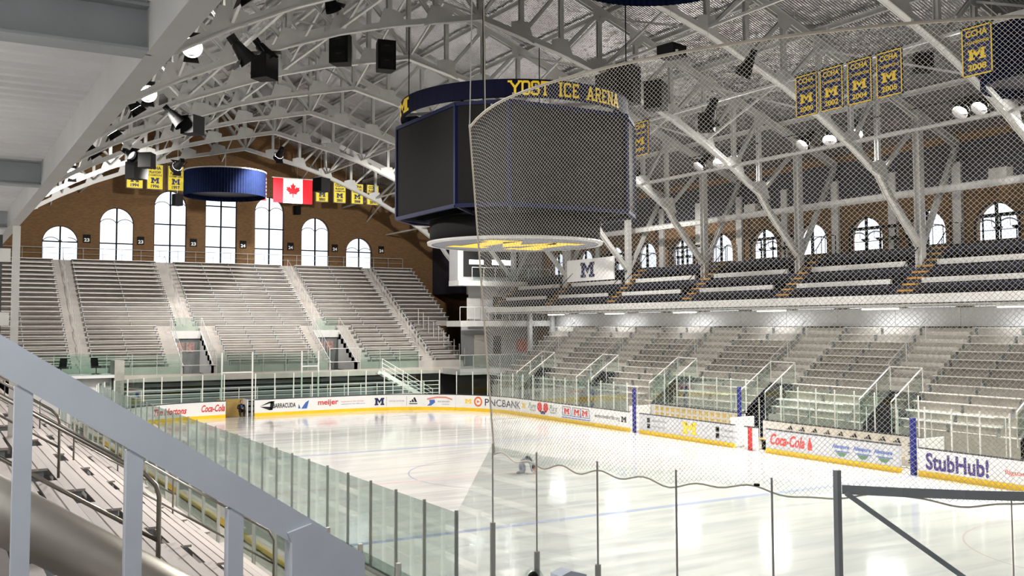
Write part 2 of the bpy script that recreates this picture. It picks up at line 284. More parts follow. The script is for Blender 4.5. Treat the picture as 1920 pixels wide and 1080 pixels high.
def window(f, w, z0, z1, side):                  # frame, mullions, inner tracery arches and pane
    global wn; wn += 1
    root = struct(empty('window_%d' % wn, f(0, 0, z0)))
    inv = -Vector(f(0, 0, z0)); 
    def g(a, d, z): return Vector(f(a, d, z))+inv
    fr = MB(); pts = arch_pts(w, z0, z1, 16)
    for i in range(len(pts)):
        (a, b), (c, d) = pts[i], pts[(i+1) % len(pts)]; fr.bar(g(a, .1, b), g(c, .1, d), .10, .10, (0, 1, 0) if side == 'far' else (1, 0, 0))
    fr.build('window_frame', 'black', root)
    mu = MB(); mu.bar(g(0, .12, z0), g(0, .12, z1), .12, .12)
    h = z0+(1.75 if side == 'far' else 9)
    while h < z1-w/2+.1: mu.bar(g(-w/2, .12, h), g(w/2, .12, h), .10, .10); h += 1.75
    mu.build('mullion', 'black', root)
    tr = MB(); r = w/4; zt = z1-w/2
    for s in (-1, 1):
        q = [g(s*r+r*math.cos(math.pi*k/10), .13, zt-.1+r*.75*math.sin(math.pi*k/10)) for k in range(11)]
        tr.tube(q, .035, 4)
    tr.build('tracery', 'ink_grey', root)
    gl = MB(); gl.prism([g(a, .16, b) for a, b in pts], (0, 1, 0) if side == 'far' else (1, 0, 0), .012); gl.build('pane', 'window_glass', root)
for x, w, z in far_win: window(lambda a, d, zz, x=x: (x+a, YF+d, zz), w, SILL, z, 'far')
for y in rw: window(lambda a, d, zz, y=y: (WR+d, y+a, zz), 2.3, SS, ST, 'right')
# brick pilasters between the right windows and the dark eave band
for i, y in enumerate([q+1.93 for q in rw[:-1]]):
    tag(MB().box(WR-.18, WR-.01, y-.25, y+.25, 9.97, 14.2).build('steel_wall_post', 'steel'), 'grey steel post on the right brick wall, %s from the near end' % NTH[i], 'post', 'posts between the right wall windows')
struct(MB().box(WR-.06, WR-.01, YN+.1, YF-.1, 12.9, 15.2).build('trim_1', 'eave_dark'))
# section plaques on the far wall
for i, (px, t) in enumerate(zip((163, 264, 363, 456, 545, 628, 715), ('23', '23', '23', '24', '24', '24', '24'))):
    p = back(px, 436+ (px-163)*.03, Y=YF-.05)
    r = tag(empty('section_sign', (p.x, YF, 13.1)), 'small dark section plaque on the far brick wall, %s from the left' % NTH[i], 'sign', 'section plaques on the far wall')
    MB().box(-.28, .28, -.05, -.005, -.33, .33).build('plaque', 'black', r)
    put(MB(), text_geo(t, 0, .03), lambda u, v: (u, -.056, v), -.2, .2, -.24, .04).build('numerals', 'flag_white', r)
# ------------------------------------------------------------------ roof trusses
BC = [(0, 19.95), (2.21, 19.45), (4.42, 18.95), (6.63, 18.3), (8.84, 17.45), (11.05, 16.55), (13.26, 15.45), (15.3, 14.25), (17.1, 13.05), (17.7, 12.2), (18.7, 11.1), (20.0, 9.7)]
def topz(o): return 23.95-.385*o
nodes = BC[:9]
tr0 = empty('roof_truss')
def P(o, z, s): return (s*o, 0, z)
tp = MB(); bt = MB()
for s in (-1, 1):
    for k in (-1, 1): tp.bar((0, k*.11, topz(0)), (s*23.0, k*.11, topz(23.0)), .05, .30, (0, 0, 1))
    tp.bar((0, 0, topz(0)+.16), (s*23, 0, topz(23)+.16), .34, .03)
    for (a, b), (c, d) in zip(BC, BC[1:]):
        bt.bar(P(a, b, s), P(c, d, s), .36, .05); 
        for k in (-1, 1): bt.bar((s*a, k*.13, b+.1), (s*c, k*.13, d+.1), .05, .26)
tp.build('top_chord', 'steel', tr0); bt.build('bottom_chord', 'steel', tr0)
for s in (-1, 1):
    for i, (o, z) in enumerate(nodes):
        if i or s == 1: MB().ibar(P(o, z, s), P(o, topz(o), s), .2, .22, (0, 1, 0), .03).build('vertical_strut', 'steel', tr0)
        if i < 8:
            o2 = nodes[i+1][0]
            d = MB()
            for k in (-1, 1): d.bar((s*o, k*.09, z+.1), (s*o2, k*.09, topz(o2)-.1), .04, .15)
            d.bar((s*o, 0, z+.1), (s*o2, 0, topz(o2)-.1), .16, .03); d.build('diagonal_brace', 'steel', tr0)
        w = .62
        sl = -.385
        if i: MB().prism([(s*(o-w), -.16, z+.02-w*sl*.9), (s*(o+w), -.16, z+.02+w*sl*1.1), (s*(o+w*.85), -.16, z+.34+w*sl), (s*(o+.3), -.16, z+.74), (s*(o-.22), -.16, z+.74), (s*(o-w), -.16, z+.38-w*sl)], (0, 1, 0), .02).build('gusset_plate', 'steel', tr0)
        if i: MB().prism([(s*(o-.45), -.14, topz(o)-.1-.4*sl), (s*(o+.45), -.14, topz(o)-.1+.45*sl), (s*(o+.15), -.14, topz(o)-.6), (s*(o-.4), -.14, topz(o)-.5)], (0, 1, 0), .02).build('gusset_plate', 'steel', tr0)
    MB().ibar(P(20, 8.8, s), P(20, topz(20), s), .34, .36, (0, 1, 0), .04).build('column', 'steel', tr0)
    MB().ibar(P(20, 9.7, s), P(22.9, topz(22.9)-.2, s), .2, .26, (0, 1, 0), .03).build('outer_brace', 'steel', tr0)
    MB().ibar(P(17.1, 13.05, s), P(20, topz(20)-.3, s), .16, .2, (0, 1, 0), .03).build('knee_brace', 'steel', tr0)
TL = ['behind the viewer above the near stand', 'nearest the camera', 'across the near blue line', 'carrying the near end banners', 'above the scoreboard, just behind it', 'hung behind the pair of tall loudspeakers', 'next beyond the pair of loudspeakers',
      'third in from the far brick wall', 'second in from the far brick wall', 'closest to the far brick wall']
for i, y in enumerate(TY):
    t = tr0 if i == 0 else copy_tree(tr0)
    t.location = (CX, y, 0); tag(t, 'light grey riveted steel roof truss %s' % TL[i], 'truss', 'roof trusses of the arena')
# purlins and longitudinal struts
k = 0
for s in (-1, 1):
    for o in (1.6, 4.4, 7.2, 10, 12.9, 15.8, 18.7, 21.6):
        z = topz(o)+.3
        tag(MB().ibar((CX+s*o, YN+.2, z), (CX+s*o, YF-.2, z), .14, .24, t=.02).build('purlin', 'steel'), 'long grey purlin under the %s roof slope, %s down from the ridge' % ('right' if s > 0 else 'left', NTH[k % 8]), 'beam', 'roof purlins'); k += 1
k = 0
for s in (-1, 1):
    for o, z, nm in ((6.63, 18.3, 'highest'), (11.05, 16.55, 'middle'), (15.3, 14.25, 'lowest')):
        tag(MB().bar((CX+s*o, TY[0], z+.25), (CX+s*o, YF-.1, z+.25), .11, .11).build('longitudinal_strut', 'steel'), '%s thin grey strut running between the trusses on the %s side' % (nm, 'right' if s > 0 else 'left'), 'beam', 'struts between the trusses')
    tag(MB().ibar((CX+s*20.9, YN+.2, 12.62), (CX+s*20.9, YF-.2, 12.62), .2, .34).build('side_girder', 'steel'), 'deep grey girder tying the column heads along the %s side' % ('right' if s > 0 else 'left'), 'beam')
for i, (ya, yb) in enumerate(zip(TY[1:], TY[2:]+[YF])):
    for s, o in ((0, 0), (1, 6.63), (-1, 6.63), (1, 13.26), (-1, 13.26)):
        z0 = dict(BC)[o]; m = MB(); x = CX+s*o
        m.bar((x, ya, z0+.2), (x, min(yb, YF-.1), topz(o)-.3), .09, .09); m.bar((x+.12, ya, topz(o)-.3), (x+.12, min(yb, YF-.1), z0+.2), .09, .09)
        tag(m.build('sway_brace', 'steel'), 'crossed sway brace %s, %s bay from near end' % ({(0, 0): 'on the ridge line', (1, 6.63): 'right of the ridge', (-1, 6.63): 'left of the ridge', (1, 13.26): 'low on the right slope', (-1, 13.26): 'low on the left slope'}[(s, o)], NTH[i]), 'brace', 'sway braces between trusses')
# ------------------------------------------------------------------ ice and boards
XR, XL, Y0, Y1, RC = 34.7, 8.1, 5.3, 66.8, 8.5
ARC = RC*math.pi/2
def path(s):                                     # point and inward normal along the rink edge
    s = s % (2*(Y1-Y0-2*RC)+2*(XR-XL-2*RC)+4*ARC) if s < 0 else s
    if s <= Y1-RC and s >= Y0+RC: return Vector((XR, s)), Vector((-1, 0))
    s -= Y1-RC
    if 0 <= s < ARC: t = s/RC; d = Vector((math.cos(t), math.sin(t))); return Vector((XR-RC, Y1-RC))+d*RC, -d
    s -= ARC; w = XR-XL-2*RC
    if 0 <= s < w: return Vector((XR-RC-s, Y1)), Vector((0, -1))
    s -= w
    if 0 <= s < ARC: t = s/RC; d = Vector((-math.sin(t), math.cos(t))); return Vector((XL+RC, Y1-RC))+d*RC, -d
    s -= ARC; h = Y1-Y0-2*RC
    if 0 <= s < h: return Vector((XL, Y1-RC-s)), Vector((1, 0))
    s -= h
    if 0 <= s < ARC: t = s/RC; d = Vector((-math.cos(t), -math.sin(t))); return Vector((XL+RC, Y0+RC))+d*RC, -d
    s -= ARC
    if 0 <= s < w: return Vector((XL+RC+s, Y0)), Vector((0, 1))
    s -= w; t = s/RC; d = Vector((math.sin(t), -math.cos(t))); return Vector((XR-RC, Y0+RC))+d*RC, -d
S_RIGHT0, S_LEFT0 = Y0+RC, Y1-RC+ARC+9.6+ARC      # s where the right and the left straight begin
S_END = S_LEFT0+44.5+ARC+9.6+ARC                  # full circle
outline = [path(S_RIGHT0+(S_END-S_RIGHT0)*i/160)[0] for i in range(160)]
ice = tag(MB().prism([(p.x, p.y, -.06) for p in outline], (0, 0, 1), .06).build('ice_sheet', 'ice'), 'worn white ice sheet inside the dasher boards', 'ice')
def strip(y, w, m, nm):
    MB().box(XL+.15, XR-.15, y-w/2, y+w/2, .0005, .003).build(nm, m, ice)
YC = 36.05
strip(YC, .3, 'ice_red', 'center_line'); strip(YC-9.48, .3, 'ice_blue', 'blue_line'); strip(YC+9.48, .3, 'ice_blue', 'blue_line')
def ring(cx, cy, r, w, m, nm, z=.0025, n=64):
    vs = []; fs = []
    for k in range(n):
        t = 2*math.pi*k/n
        for q in (r-w/2, r+w/2): vs.append((cx+q*math.cos(t), cy+q*math.sin(t), z))
    for k in range(n): a = 2*k; b = 2*((k+1) % n); fs.append((a, a+1, b+1, b))
    MB().add(vs, fs).build(nm, m, ice)
ring(21.4, YC, 4.5, .06, 'ice_blue', 'center_circle')
for cx in (14.4, 28.4):
    for cy in (14.6, 57.5): ring(cx, cy, 4.5, .06, 'ice_red', 'faceoff_circle')
def curve_strip(s0, s1, d0, d1, z0, z1, name, m, parent, step=.6):
    n = max(1, int(math.ceil((s1-s0)/step))) if not (S_RIGHT0 <= s0 and s1 <= Y1-RC) else 1
    vs = []; fs = []
    for i in range(n+1):
        p, q = path(s0+(s1-s0)*i/n)
        for d in (d0, d1):
            for z in (z0, z1): vs.append((p.x+q.x*d, p.y+q.y*d, z))
    for i in range(n):
        a = 4*i; b = a+4; fs += [(a, a+1, b+1, b), (a+2, b+2, b+3, a+3), (a, b, b+2, a+2), (a+1, a+3, b+3, b+1)]
    fs += [(0, 2, 3, 1), (4*n, 4*n+1, 4*n+3, 4*n+2)]
    return MB().add(vs, fs).build(name, m, parent)
BH = 1.1
def board(s0, s1, label, inks=(), white='board_white', kick=True):
    r = tag(empty('dasher_board'), label, 'dasher board', 'boards around the ice')
    curve_strip(s0, s1, -.12, 0, .22 if kick else 0, BH, 'panel', white, r)
    if kick: curve_strip(s0, s1, -.12, .015, .0, .22, 'kick_plate', 'yellow', r)
    curve_strip(s0, s1, -.14, .01, BH, BH+.05, 'cap_rail', 'cap', r)
    def f(u, v): p, q = path(u); return (p.x+q.x*.012, p.y+q.y*.012, v)
    for it in inks:
        m = it[0]; mb = MB(); nm = 'lettering'
        if it[1] == 'M': put(mb, BLOCK_M, f, *it[2:6]); nm = 'block_letter'
        elif it[1] == 'st': put(mb, STRIPES, f, *it[2:6]); nm = 'bar_mark'
        elif it[1] == 'poly': mb.add([f(a, b) for a, b in it[2]], [tuple(range(len(it[2])))]); nm = 'printed_shape'
        elif it[1] == 'ring':
            cu, cv, rr, ww = it[2:6]; n = 20; vs = []; nm = 'roundel'
            for k in range(n):
                t = 2*math.pi*k/n; vs += [f(cu+(rr-ww)*math.cos(t), cv+(rr-ww)*math.sin(t)), f(cu+rr*math.cos(t), cv+rr*math.sin(t))]
            mb.add(vs, [(2*k, 2*k+1, (2*k+3) % (2*n), (2*k+2) % (2*n)) for k in range(n)])
        else: put(mb, text_geo(it[1], *(it[6:] if len(it) > 6 else ())), f, *it[2:6])
        mb.build(nm, m, r)
# the far end and right side, read from right (small s) to left (large s); text runs with decreasing s
B = []
board(13.8, 21.9, 'white dasher board at the near right, past the round red wordmark')
board(21.9, 26.5, 'white dasher board with huge purple ticket wordmark right of the blue post', [('ink_purple', 'StubHub!', 26.15, 23.4, .3, .98, 0, .028), ('red_ad', 'flagstar', 22.75, 21.95, .5, .72)])
board(27.4, 31.6, 'white bench board with three blue and green crests beside the open bench gate',
      sum([[('ink_blue', 'Absopure', a, a-.95, .62, .85, .3, .03), ('ink_blue', 'poly', [(a-.1, .56), (a-1.0, .56), (a-.95, .52), (a-.15, .52)]), ('ink_green', 'poly', [(a-.2, .5), (a-.85, .5), (a-.65, .33), (a-.4, .33)])] for a in (30.95, 29.8, 28.7)], []), 'board_grey')
board(31.6, 35.0, 'white bench board with red flowing script and small red bottle',
      [('red_ad', 'Coca-Cola', 34.7, 32.55, .42, .95, .35, .025), ('red_ad', 'poly', [(32.36, .4), (32.12, .4), (32.12, .68), (32.19, .8), (32.2, .95), (32.28, .95), (32.29, .8), (32.36, .68)])], 'board_grey')
board(35.6, 36.45, 'short white board section with the red centre stripe', [('red', 'poly', [(36.2, .0), (35.9, .0), (35.9, 1.1), (36.2, 1.1)])], kick=False)
board(37.2, 44.8, 'long pale bench board with yellow block letter between small shield icons',
      [('maize', 'M', 41.1, 39.95, .34, .98)] + sum([[('ink_black', 'poly', [(a, b), (a-.26, b), (a-.26, b+.25), (a, b+.25)]), ('maize', 'poly', [(a-.04, b+.05), (a-.22, b+.05), (a-.22, b+.2), (a-.04, b+.2)]), ('ink_grey', t, a-.4, a-1.6, b+.06, b+.19)]
      for a, b, t in ((44.1, .68, 'Athletic Scholarship'), (44.1, .36, 'Alumni Engagement'), (38.5, .68, 'Endowment'), (38.5, .36, 'Annual Giving'))], []), 'board_grey')
board(45.8, 49.4, 'white dasher board with thin black web address left of the blue post', [('ink_black', 'wolverinesforlife.org', 49.15, 46.65, .5, .8, 0, 0), ('ink_black', 'M', 46.5, 46.0, .5, .82)])
board(49.4, 52.9, 'white dasher board with three red letters in rounded shields',
      sum([[('ink_blue', 'poly', [(a+.52, .28), (a-.52, .28), (a-.52, .33), (a+.52, .33)]), ('ink_blue', 'poly', [(a+.52, .42), (a-.52, .42), (a-.52, .46), (a+.52, .46)]), ('ink_blue', 'poly', [(a+.52, .46), (a+.47, .46), (a+.4, .98), (a+.45, .98)]), ('ink_blue', 'poly', [(a-.52, .46), (a-.47, .46), (a-.4, .98), (a-.45, .98)]),
           ('ink_grey', 'poly', [(a+.45, .94), (a-.45, .94), (a-.4, .99), (a+.4, .99)]), ('red_ad', 'M', a+.32, a-.32, .52, .88, )] for a in (52.2, 51.1, 50.2)], []))
board(52.9, 57.1, 'white dasher board with two red fruits between green script words',
      [('red_ad', 'ring', 55.4, .74, .30, .30), ('red_ad', 'ring', 54.65, .74, .30, .30), ('ink_navy', 'poly', [(55.4, .5), (54.6, .5), (54.8, .3), (55.2, .3)]), ('ink_green', 'Pure', 56.8, 55.85, .58, .95, .3, 0), ('ink_green', 'Pure', 54.2, 53.3, .58, .95, .3, 0), ('ink_black', 'HEART', 56.6, 55.9, .42, .52), ('ink_black', 'HEART', 54.1, 53.4, .42, .52)])
board(57.1, 64.15, 'white dasher board with large grey bank lettering, orange roundel and yellow letters',
      [('ink_navy', 'PNCBANK', 61.7, 57.85, .42, .92, 0, .005), ('orange', 'ring', 62.3, .68, .36, .13), ('orange', 'poly', [(62.4, .58), (62.15, .68), (62.4, .8)]), ('maize', 'M', 63.4, 62.85, .52, .84), ('maize', 'M', 57.65, 57.2, .52, .84)])
board(64.17, 67.1, 'white dasher board with red ribbon banner over blue figure',
      [('ink_pink', 'poly', [(66.3, .72), (65.6, .86), (64.9, .86), (64.4, .72), (64.4, .82), (64.9, .97), (65.6, .97), (66.3, .84)]), ('ink_blue', 'poly', [(66.15, .72), (65.75, .74), (65.7, .55), (66.0, .32), (66.3, .3), (66.1, .5)]), ('ink_navy', 'ICE HOCKEY', 65.5, 64.6, .56, .66), ('ink_grey', 'CHAMPIONS', 65.2, 64.65, .38, .46)])
board(67.1, 70.5, 'white dasher board with navy block letter, outfitter words and three black bars',
      [('ink_navy', 'M', 70.1, 69.4, .38, .9), ('ink_grey', 'OFFICIAL OUTFITTER', 69.05, 67.95, .6, .7), ('ink_black', 'st', 67.6, 67.0, .42, .92), ('ink_grey', 'poly', [(69.25, .3), (69.23, .3), (69.23, .98), (69.25, .98)]), ('ink_grey', 'poly', [(67.8, .3), (67.78, .3), (67.78, .98), (67.8, .98)])])
board(70.5, 74.6, 'white dasher board with red lowercase grocer wordmark', [('red_ad', 'meijer', 74.3, 72.8, .45, .93, 0, .02), ('red_ad', 'experience the savings', 72.6, 70.9, .68, .78), ('ink_blue', 'experience the difference', 72.6, 70.8, .5, .6)])
board(74.6, 78.75, 'white dasher board with black dart logo and blue fins', [('ink_black', 'BARRACUDA', 77.5, 75.9, .5, .82, 0, .02), ('ink_black', 'poly', [(78.4, .66), (77.75, .96), (77.5, .96), (77.5, .84), (77.75, .84)]), ('ink_black', 'poly', [(78.4, .64), (77.75, .38), (77.55, .38), (77.6, .6)]), ('ink_black', 'poly', [(77.72, .4), (77.52, .4), (77.4, .98), (77.66, .98)]),
      ('ink_blue', 'poly', [(75.72, .4), (75.55, .4), (75.68, .72)]), ('ink_blue', 'poly', [(75.5, .38), (75.1, .38), (74.95, .95), (75.2, .8)])])
board(80.7, 82.6, 'white dasher board with cut off red script left of the open gate', [('red_ad', 'Coca-Cola', 82.3, 80.75, .45, .92, .35, .025)])
board(82.6, 86.5, 'white dasher board with red coffee shop wordmark at the far left corner', [('red_ad', 'Tim Hortons', 85.7, 83.3, .42, .85, .3, .03)])
k = 0; s = 86.5
while s < S_END-.1:
    e = min(s+4.9, S_END); board(s, e, 'blank white dasher board with yellow kick, %s counted from the far left corner' % NTH[k]); s = e; k += 1
# glass on the boards: panes and posts
def glass_unit(s0, s1, z1, label, m='glass', pm='steel', w=.045, z1b=None, thick=None, pane=True, off=-.06):
    a, _n = path(s0); b, n2 = path(s1); a = a+_n*off; b = b+n2*off; d = (b-a).normalized(); z1b = z1 if z1b is None else z1b
    r = tag(empty('rink_glass'), label, 'glass', 'glass panels around the ice'); o = MB()
    if thick: o.tube([(a.x, a.y, 0), (a.x, a.y, thick)], .045, 10); o.bar((a.x, a.y, thick), (a.x, a.y, z1+.04), .02, .02)
    else: o.bar((a.x, a.y, BH+.05), (a.x, a.y, z1+.04), w, w)
    o.build('post', pm, r)
    if pane:
        a = a+d*.03; b = b-d*.03
        MB().prism([(a.x, a.y, BH+.06), (b.x, b.y, BH+.06), (b.x, b.y, z1b), (a.x, a.y, z1)], Vector((d.y, -d.x, 0)), .012).build('pane', m, r)
    return r
def run(s0, s1, step, z1, where, m='glass', pm='steel', w=.045):
    n = max(1, round((s1-s0)/step)); st = (s1-s0)/n
    for i in range(n): glass_unit(s0+i*st, s0+(i+1)*st, z1, '%s glass panel with white post %s' % (NTH[i], where), m, pm, w)
    glass_unit(s0+n*st, s0+n*st+.1, z1, 'single white end post %s' % where, m, pm, w, pane=False)
run(46.0, 64.1, 1.3, 2.75, 'on the far right boards beyond the blue post', 'glass_green', 'white_paint', .05)
run(65.4, 78.7, 1.28, 2.85, 'on the far boards leftward from the dark seam', 'glass_green', 'white_paint', .06)
run(80.8, S_LEFT0-1, 1.35, 2.85, 'left of the far gate', 'glass_green', 'white_paint', .06)
run(14.0, 26.2, 1.22, 2.75, 'on the near right boards toward the blue post', 'glass', 'white_paint', .05)
for i in range(33):
    s = S_LEFT0+(Y1-RC-15.6)-1.302*i; l = '%s panel of the low left glass counted from the near corner' % NTH[i]
    if i: glass_unit(s, s+1.302, 2.9, l, 'glass_green', 'steel', .045)
s14 = S_LEFT0+(Y1-RC-14.3)
glass_unit(s14-1.3, s14, 2.9, 'sloping glass panel stepping up to the tall corner glass', 'glass', 'deck_steel', .05, z1b=4.2)
CN = ['at the left edge of the netting', 'next right of the netting edge', 'third in the tall near corner', 'fourth in the tall near corner', 'fifth in the tall near corner', 'sixth in the tall near corner', 'seventh in the tall near corner', 'eighth in the tall near corner', 'ninth in the tall near corner', 'tenth in the tall near corner', 'last in the tall near corner']
thk = [2.95, 2.73, 2.77, 2.5, 2.5, 2.5, 2.2, 2.2, 2.2, 2.2, 2.2, 2.2]
for i in range(11):
    s = s14+1.3*i if i < 5 else s14+6.0+1.95*(i-5); e = s+1.3 if i < 4 else (s14+6.0 if i == 4 else s+1.95)
    if i < 5: glass_unit(s, e, 4.19, 'tall glass panel with slim sleeved post, %s' % CN[i], 'glass', 'steel', thick=thk[i])
    elif i < 9: glass_unit(s, e, 4.1, 'tall glass panel under the steel beam, %s' % CN[i], 'glass', 'steel', w=.012)
def pp(s, z, off=-.06): p, n = path(s); p = p+n*off; return Vector((p.x, p.y, z))
tag(MB().bar(pp(s14+6.0, 0, -.12), pp(s14+6.0, 4.38, -.12), .07, .07).build('corner_post', 'rail_grey'), 'heavy grey steel post in the near corner glass carrying the beam', 'post')
# beam and diagonal brace on the near corner glass
def pp(s, z, off=-.06): p, n = path(s); p = p+n*off; return Vector((p.x, p.y, z))
b = MB(); q = [pp(s14+6.05+.7*i, 4.14) for i in range(9)]
for a, c in zip(q, q[1:]): b.bar(a, c, .05, .11)
tag(b.build('net_beam', 'rail_grey'), 'grey steel beam along the top of the corner glass at the right', 'beam')
tag(MB().bar(pp(s14+6.1, 4.1, -.1), pp(s14+9.0, 2.0, -.1), .05, .06).build('diagonal_rod', 'rail_grey'), 'thin grey diagonal brace falling right from the heavy corner post', 'brace')
# blue padded posts and the red one, at the bench gates
for s, m, z0, z1, l, w in ((45.3, 'post_blue', 0, 2.5, 'tall blue padded post at the far end of the pale bench board', .22), (26.75, 'post_blue', 0, 2.3, 'tall blue padded post left of the huge purple wordmark', .26)):
    p, n = path(s); tag(MB().tube([(p.x+.03, p.y, z0), (p.x+.03, p.y, z1)], w/2, 12).build('padded_post', m), l, 'post')
p = Vector((36.15, 38.3)); tag(MB().tube([(p.x, p.y, 0), (p.x, p.y, 2.9)], .11, 12).build('padded_post', 'post_blue'), 'blue padded post behind the red centre stripe', 'post')
# ------------------------------------------------------------------ benches of the players on the right
def wall_panel(name, x, ya, yb, z, label, m='board_white'):
    r = tag(empty(name), label, 'board'); MB().box(x, x+.08, ya, yb, 0, z).build('panel', m, r); MB().box(x-.02, x+.1, ya, yb, z, z+.05).build('cap_rail', 'cap', r)
    return r
r = wall_panel('bench_backdrop', 36.5, 27.9, 37.0, 1.28, 'white backboard printed with rows of small black three bar marks')
f = lambda u, v: (36.49, u, v)
for j in range(3):
    for i in range(10): put(MB(), STRIPES, f, 35.4-.78*i, 34.95-.78*i, .88-.36*j, 1.18-.36*j).build('bar_mark', 'ink_black', r)
r = wall_panel('bench_backdrop', 36.5, 38.3, 46.0, 1.5, 'white backboard printed with rows of small yellow block letters')
for j in range(3):
    for i in range(15): put(MB(), BLOCK_M, f, 45.6-.47*i, 45.32-.47*i, 1.18-.34*j, 1.4-.34*j).build('block_letter', 'maize', r)
for ya, l in ((46.0, 'white end panel of the far players bench'), (37.6, 'clear white end panel beside the blue post between the benches'), (26.6, 'white end panel of the near players bench')):
    tag(MB().box(34.9, 36.5, ya, ya+.06, 0, 1.45).build('bench_end_panel', 'board_white'), l, 'panel')
for ya, yb, l in ((28.2, 36.6, 'long plank bench behind the board with red script'), (38.6, 45.4, 'long plank bench behind the pale board with yellow block letter')):
    r = tag(empty('players_bench'), l, 'bench'); MB().box(35.7, 36.05, ya, yb, .42, .47).build('seat', 'plywood', r)
    for i in range(4): y = ya+.3+i*(yb-ya-.6)/3; MB().box(35.75, 36.0, y-.04, y+.04, -.06, .42).build('leg', 'black', r)
for i, (y, l) in enumerate(((35.3, 'narrow green and white bottle rack in the gate by the red stripe'), (45.1, 'blue striped water jug in the gate by the far blue post'))):
    MBx = MB().lathe([(.12, 0), (.13, .45), (.1, .6), (.04, .65), (.0, .66)], (35.2, y, 0), 12, False); tag(MBx.build('water_jug', 'ink_blue' if i else 'dark_green', smooth=True), l, 'jug')
for ya, yb, w in ((27.9, 37.0, 'behind the bench with black bar marks'), (38.3, 46.0, 'behind the bench with yellow letters')):
    n = round((yb-ya)/1.1)
    for i in range(n):
        y = ya+(yb-ya)*i/n; z0 = 1.32 if ya < 30 else 1.55
        r = tag(empty('rink_glass'), '%s glass panel with white post %s' % (NTH[i], w), 'glass', 'glass panels around the ice')
        MB().bar((36.62, y, z0), (36.62, y, z0+1.75), .05, .05).build('post', 'white_paint', r)
        MB().box(36.61, 36.625, y+.03, y+(yb-ya)/n-.03, z0, z0+1.7).build('pane', 'glass_green', r)
# ------------------------------------------------------------------ far end stand
NR, RUN, RISE, SY, SZ = 23, .575, .345, 70.5, 3.35
def rowz(k): return SZ+RISE*k
aisles = [(8.05, 9.35), (15.6, 16.95), (25.95, 27.15), (33.4, 34.4)]
tun = [(15.2, 17.2), (25.9, 27.9)]
XS0, XS1 = 0.0, 38.5
dk = MB()
for k in range(NR+1):
    segs = [(XS0, XS1)]
    if k < 7: segs = [(XS0, tun[0][0]), (tun[0][1], tun[1][0]), (tun[1][1], XS1)]
    for a, b_ in segs:
        b2 = b_ if b_ < XS1 else (XS1 if k > 8 else 37.0)
        y1 = SY+RUN*(k+1) if k < NR else YF-.02
        dk.box(a, b2, SY+RUN*k, y1, rowz(k)-RISE-.05 if k else 2.7, rowz(k))
stand = tag(empty('bleacher_stand'), 'broad stepped aluminium stand under the far arched windows', 'stand')
dk.build('stepped_deck', 'deck_alu', stand)
# steps in the aisles: half treads
for ai, (a, b_) in enumerate(aisles):
    st = MB()
    for k in range(NR):
        if ai in (1, 2) and k < 8: continue
        st.box(a+.05, b_-.05, SY+RUN*k+.29, SY+RUN*(k+1)-.005, rowz(k)-.03, rowz(k)+RISE/2)
    st.build('aisle_steps', 'deck_alu', stand)
for (a, b_) in tun:
    for xx in (a-1.0, b_):
        st = MB()
        for k in range(8): st.box(xx+.03, xx+.97, SY+RUN*k+.29, SY+RUN*(k+1)+.005, rowz(k)-.03, rowz(k)+RISE/2)
        st.build('aisle_steps', 'deck_alu', stand)
secn = ['left of the first aisle', 'between the first and second aisles', 'in the centre section', 'right of the centre section', 'in the rightmost section']
edges = [(.15, 8.05), (9.35, 15.6), (16.95, 25.95), (27.15, 33.4), (34.4, 38.3)]
def bench(L, m, seat_d=.27, h=.40, axis='x'):
    r = empty('bleacher_bench'); s = MB(); 
    if axis == 'x': s.box(0, L, -seat_d/2, seat_d/2, h-.04, h)
    elif m == 'plank':
        s.box(-seat_d/2, -.012, 0, L, h-.04, h); s.box(.012, seat_d/2, 0, L, h-.04, h); s.box(-.012, .012, 0, L, h-.04, h-.02)
    else: s.box(-seat_d/2, seat_d/2, 0, L, h-.04, h)
    s.build('seat', m, r)
    if axis == 'x': MB().box(0, L, -.11, -.07, h-.095, h-.04).build('shade_strip', 'dark_gap', r)  # dark strip standing in for the shade under the seat plank
    n = max(2, int(L/2.1)+1)
    for i in range(n):
        t = .1+(L-.2)*i/(n-1); b = MB()
        if axis == 'x': b.box(t-.025, t+.025, -.1, .1, 0, h-.04)
        else: b.box(-.1, .1, t-.025, t+.025, 0, h-.04)
        b.build('leg', 'deck_steel', r)
    return r
cache = {}
for si, (a, b_) in enumerate(edges):
    for k in range(NR):
        x0, x1 = a, b_
        if k < 8 and si == 1: x1 = tun[0][0]-1.1
        if k < 8 and si == 2: x0, x1 = tun[0][1]+1.1, tun[1][0]-1.1
        if k < 8 and si == 3: x0 = tun[1][1]+1.1
        if si == 4 and k < 9: x1 = 36.9
        key = (round(x1-x0, 2), 'x')
        if key in cache: r = copy_tree(cache[key])
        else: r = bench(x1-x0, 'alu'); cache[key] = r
        r.location = (x0, SY+RUN*k+.16, rowz(k)); tag(r, '%s aluminium bench of the far stand counted upward, %s' % (ORD[k], secn[si]), 'bench', 'benches of the far stand')
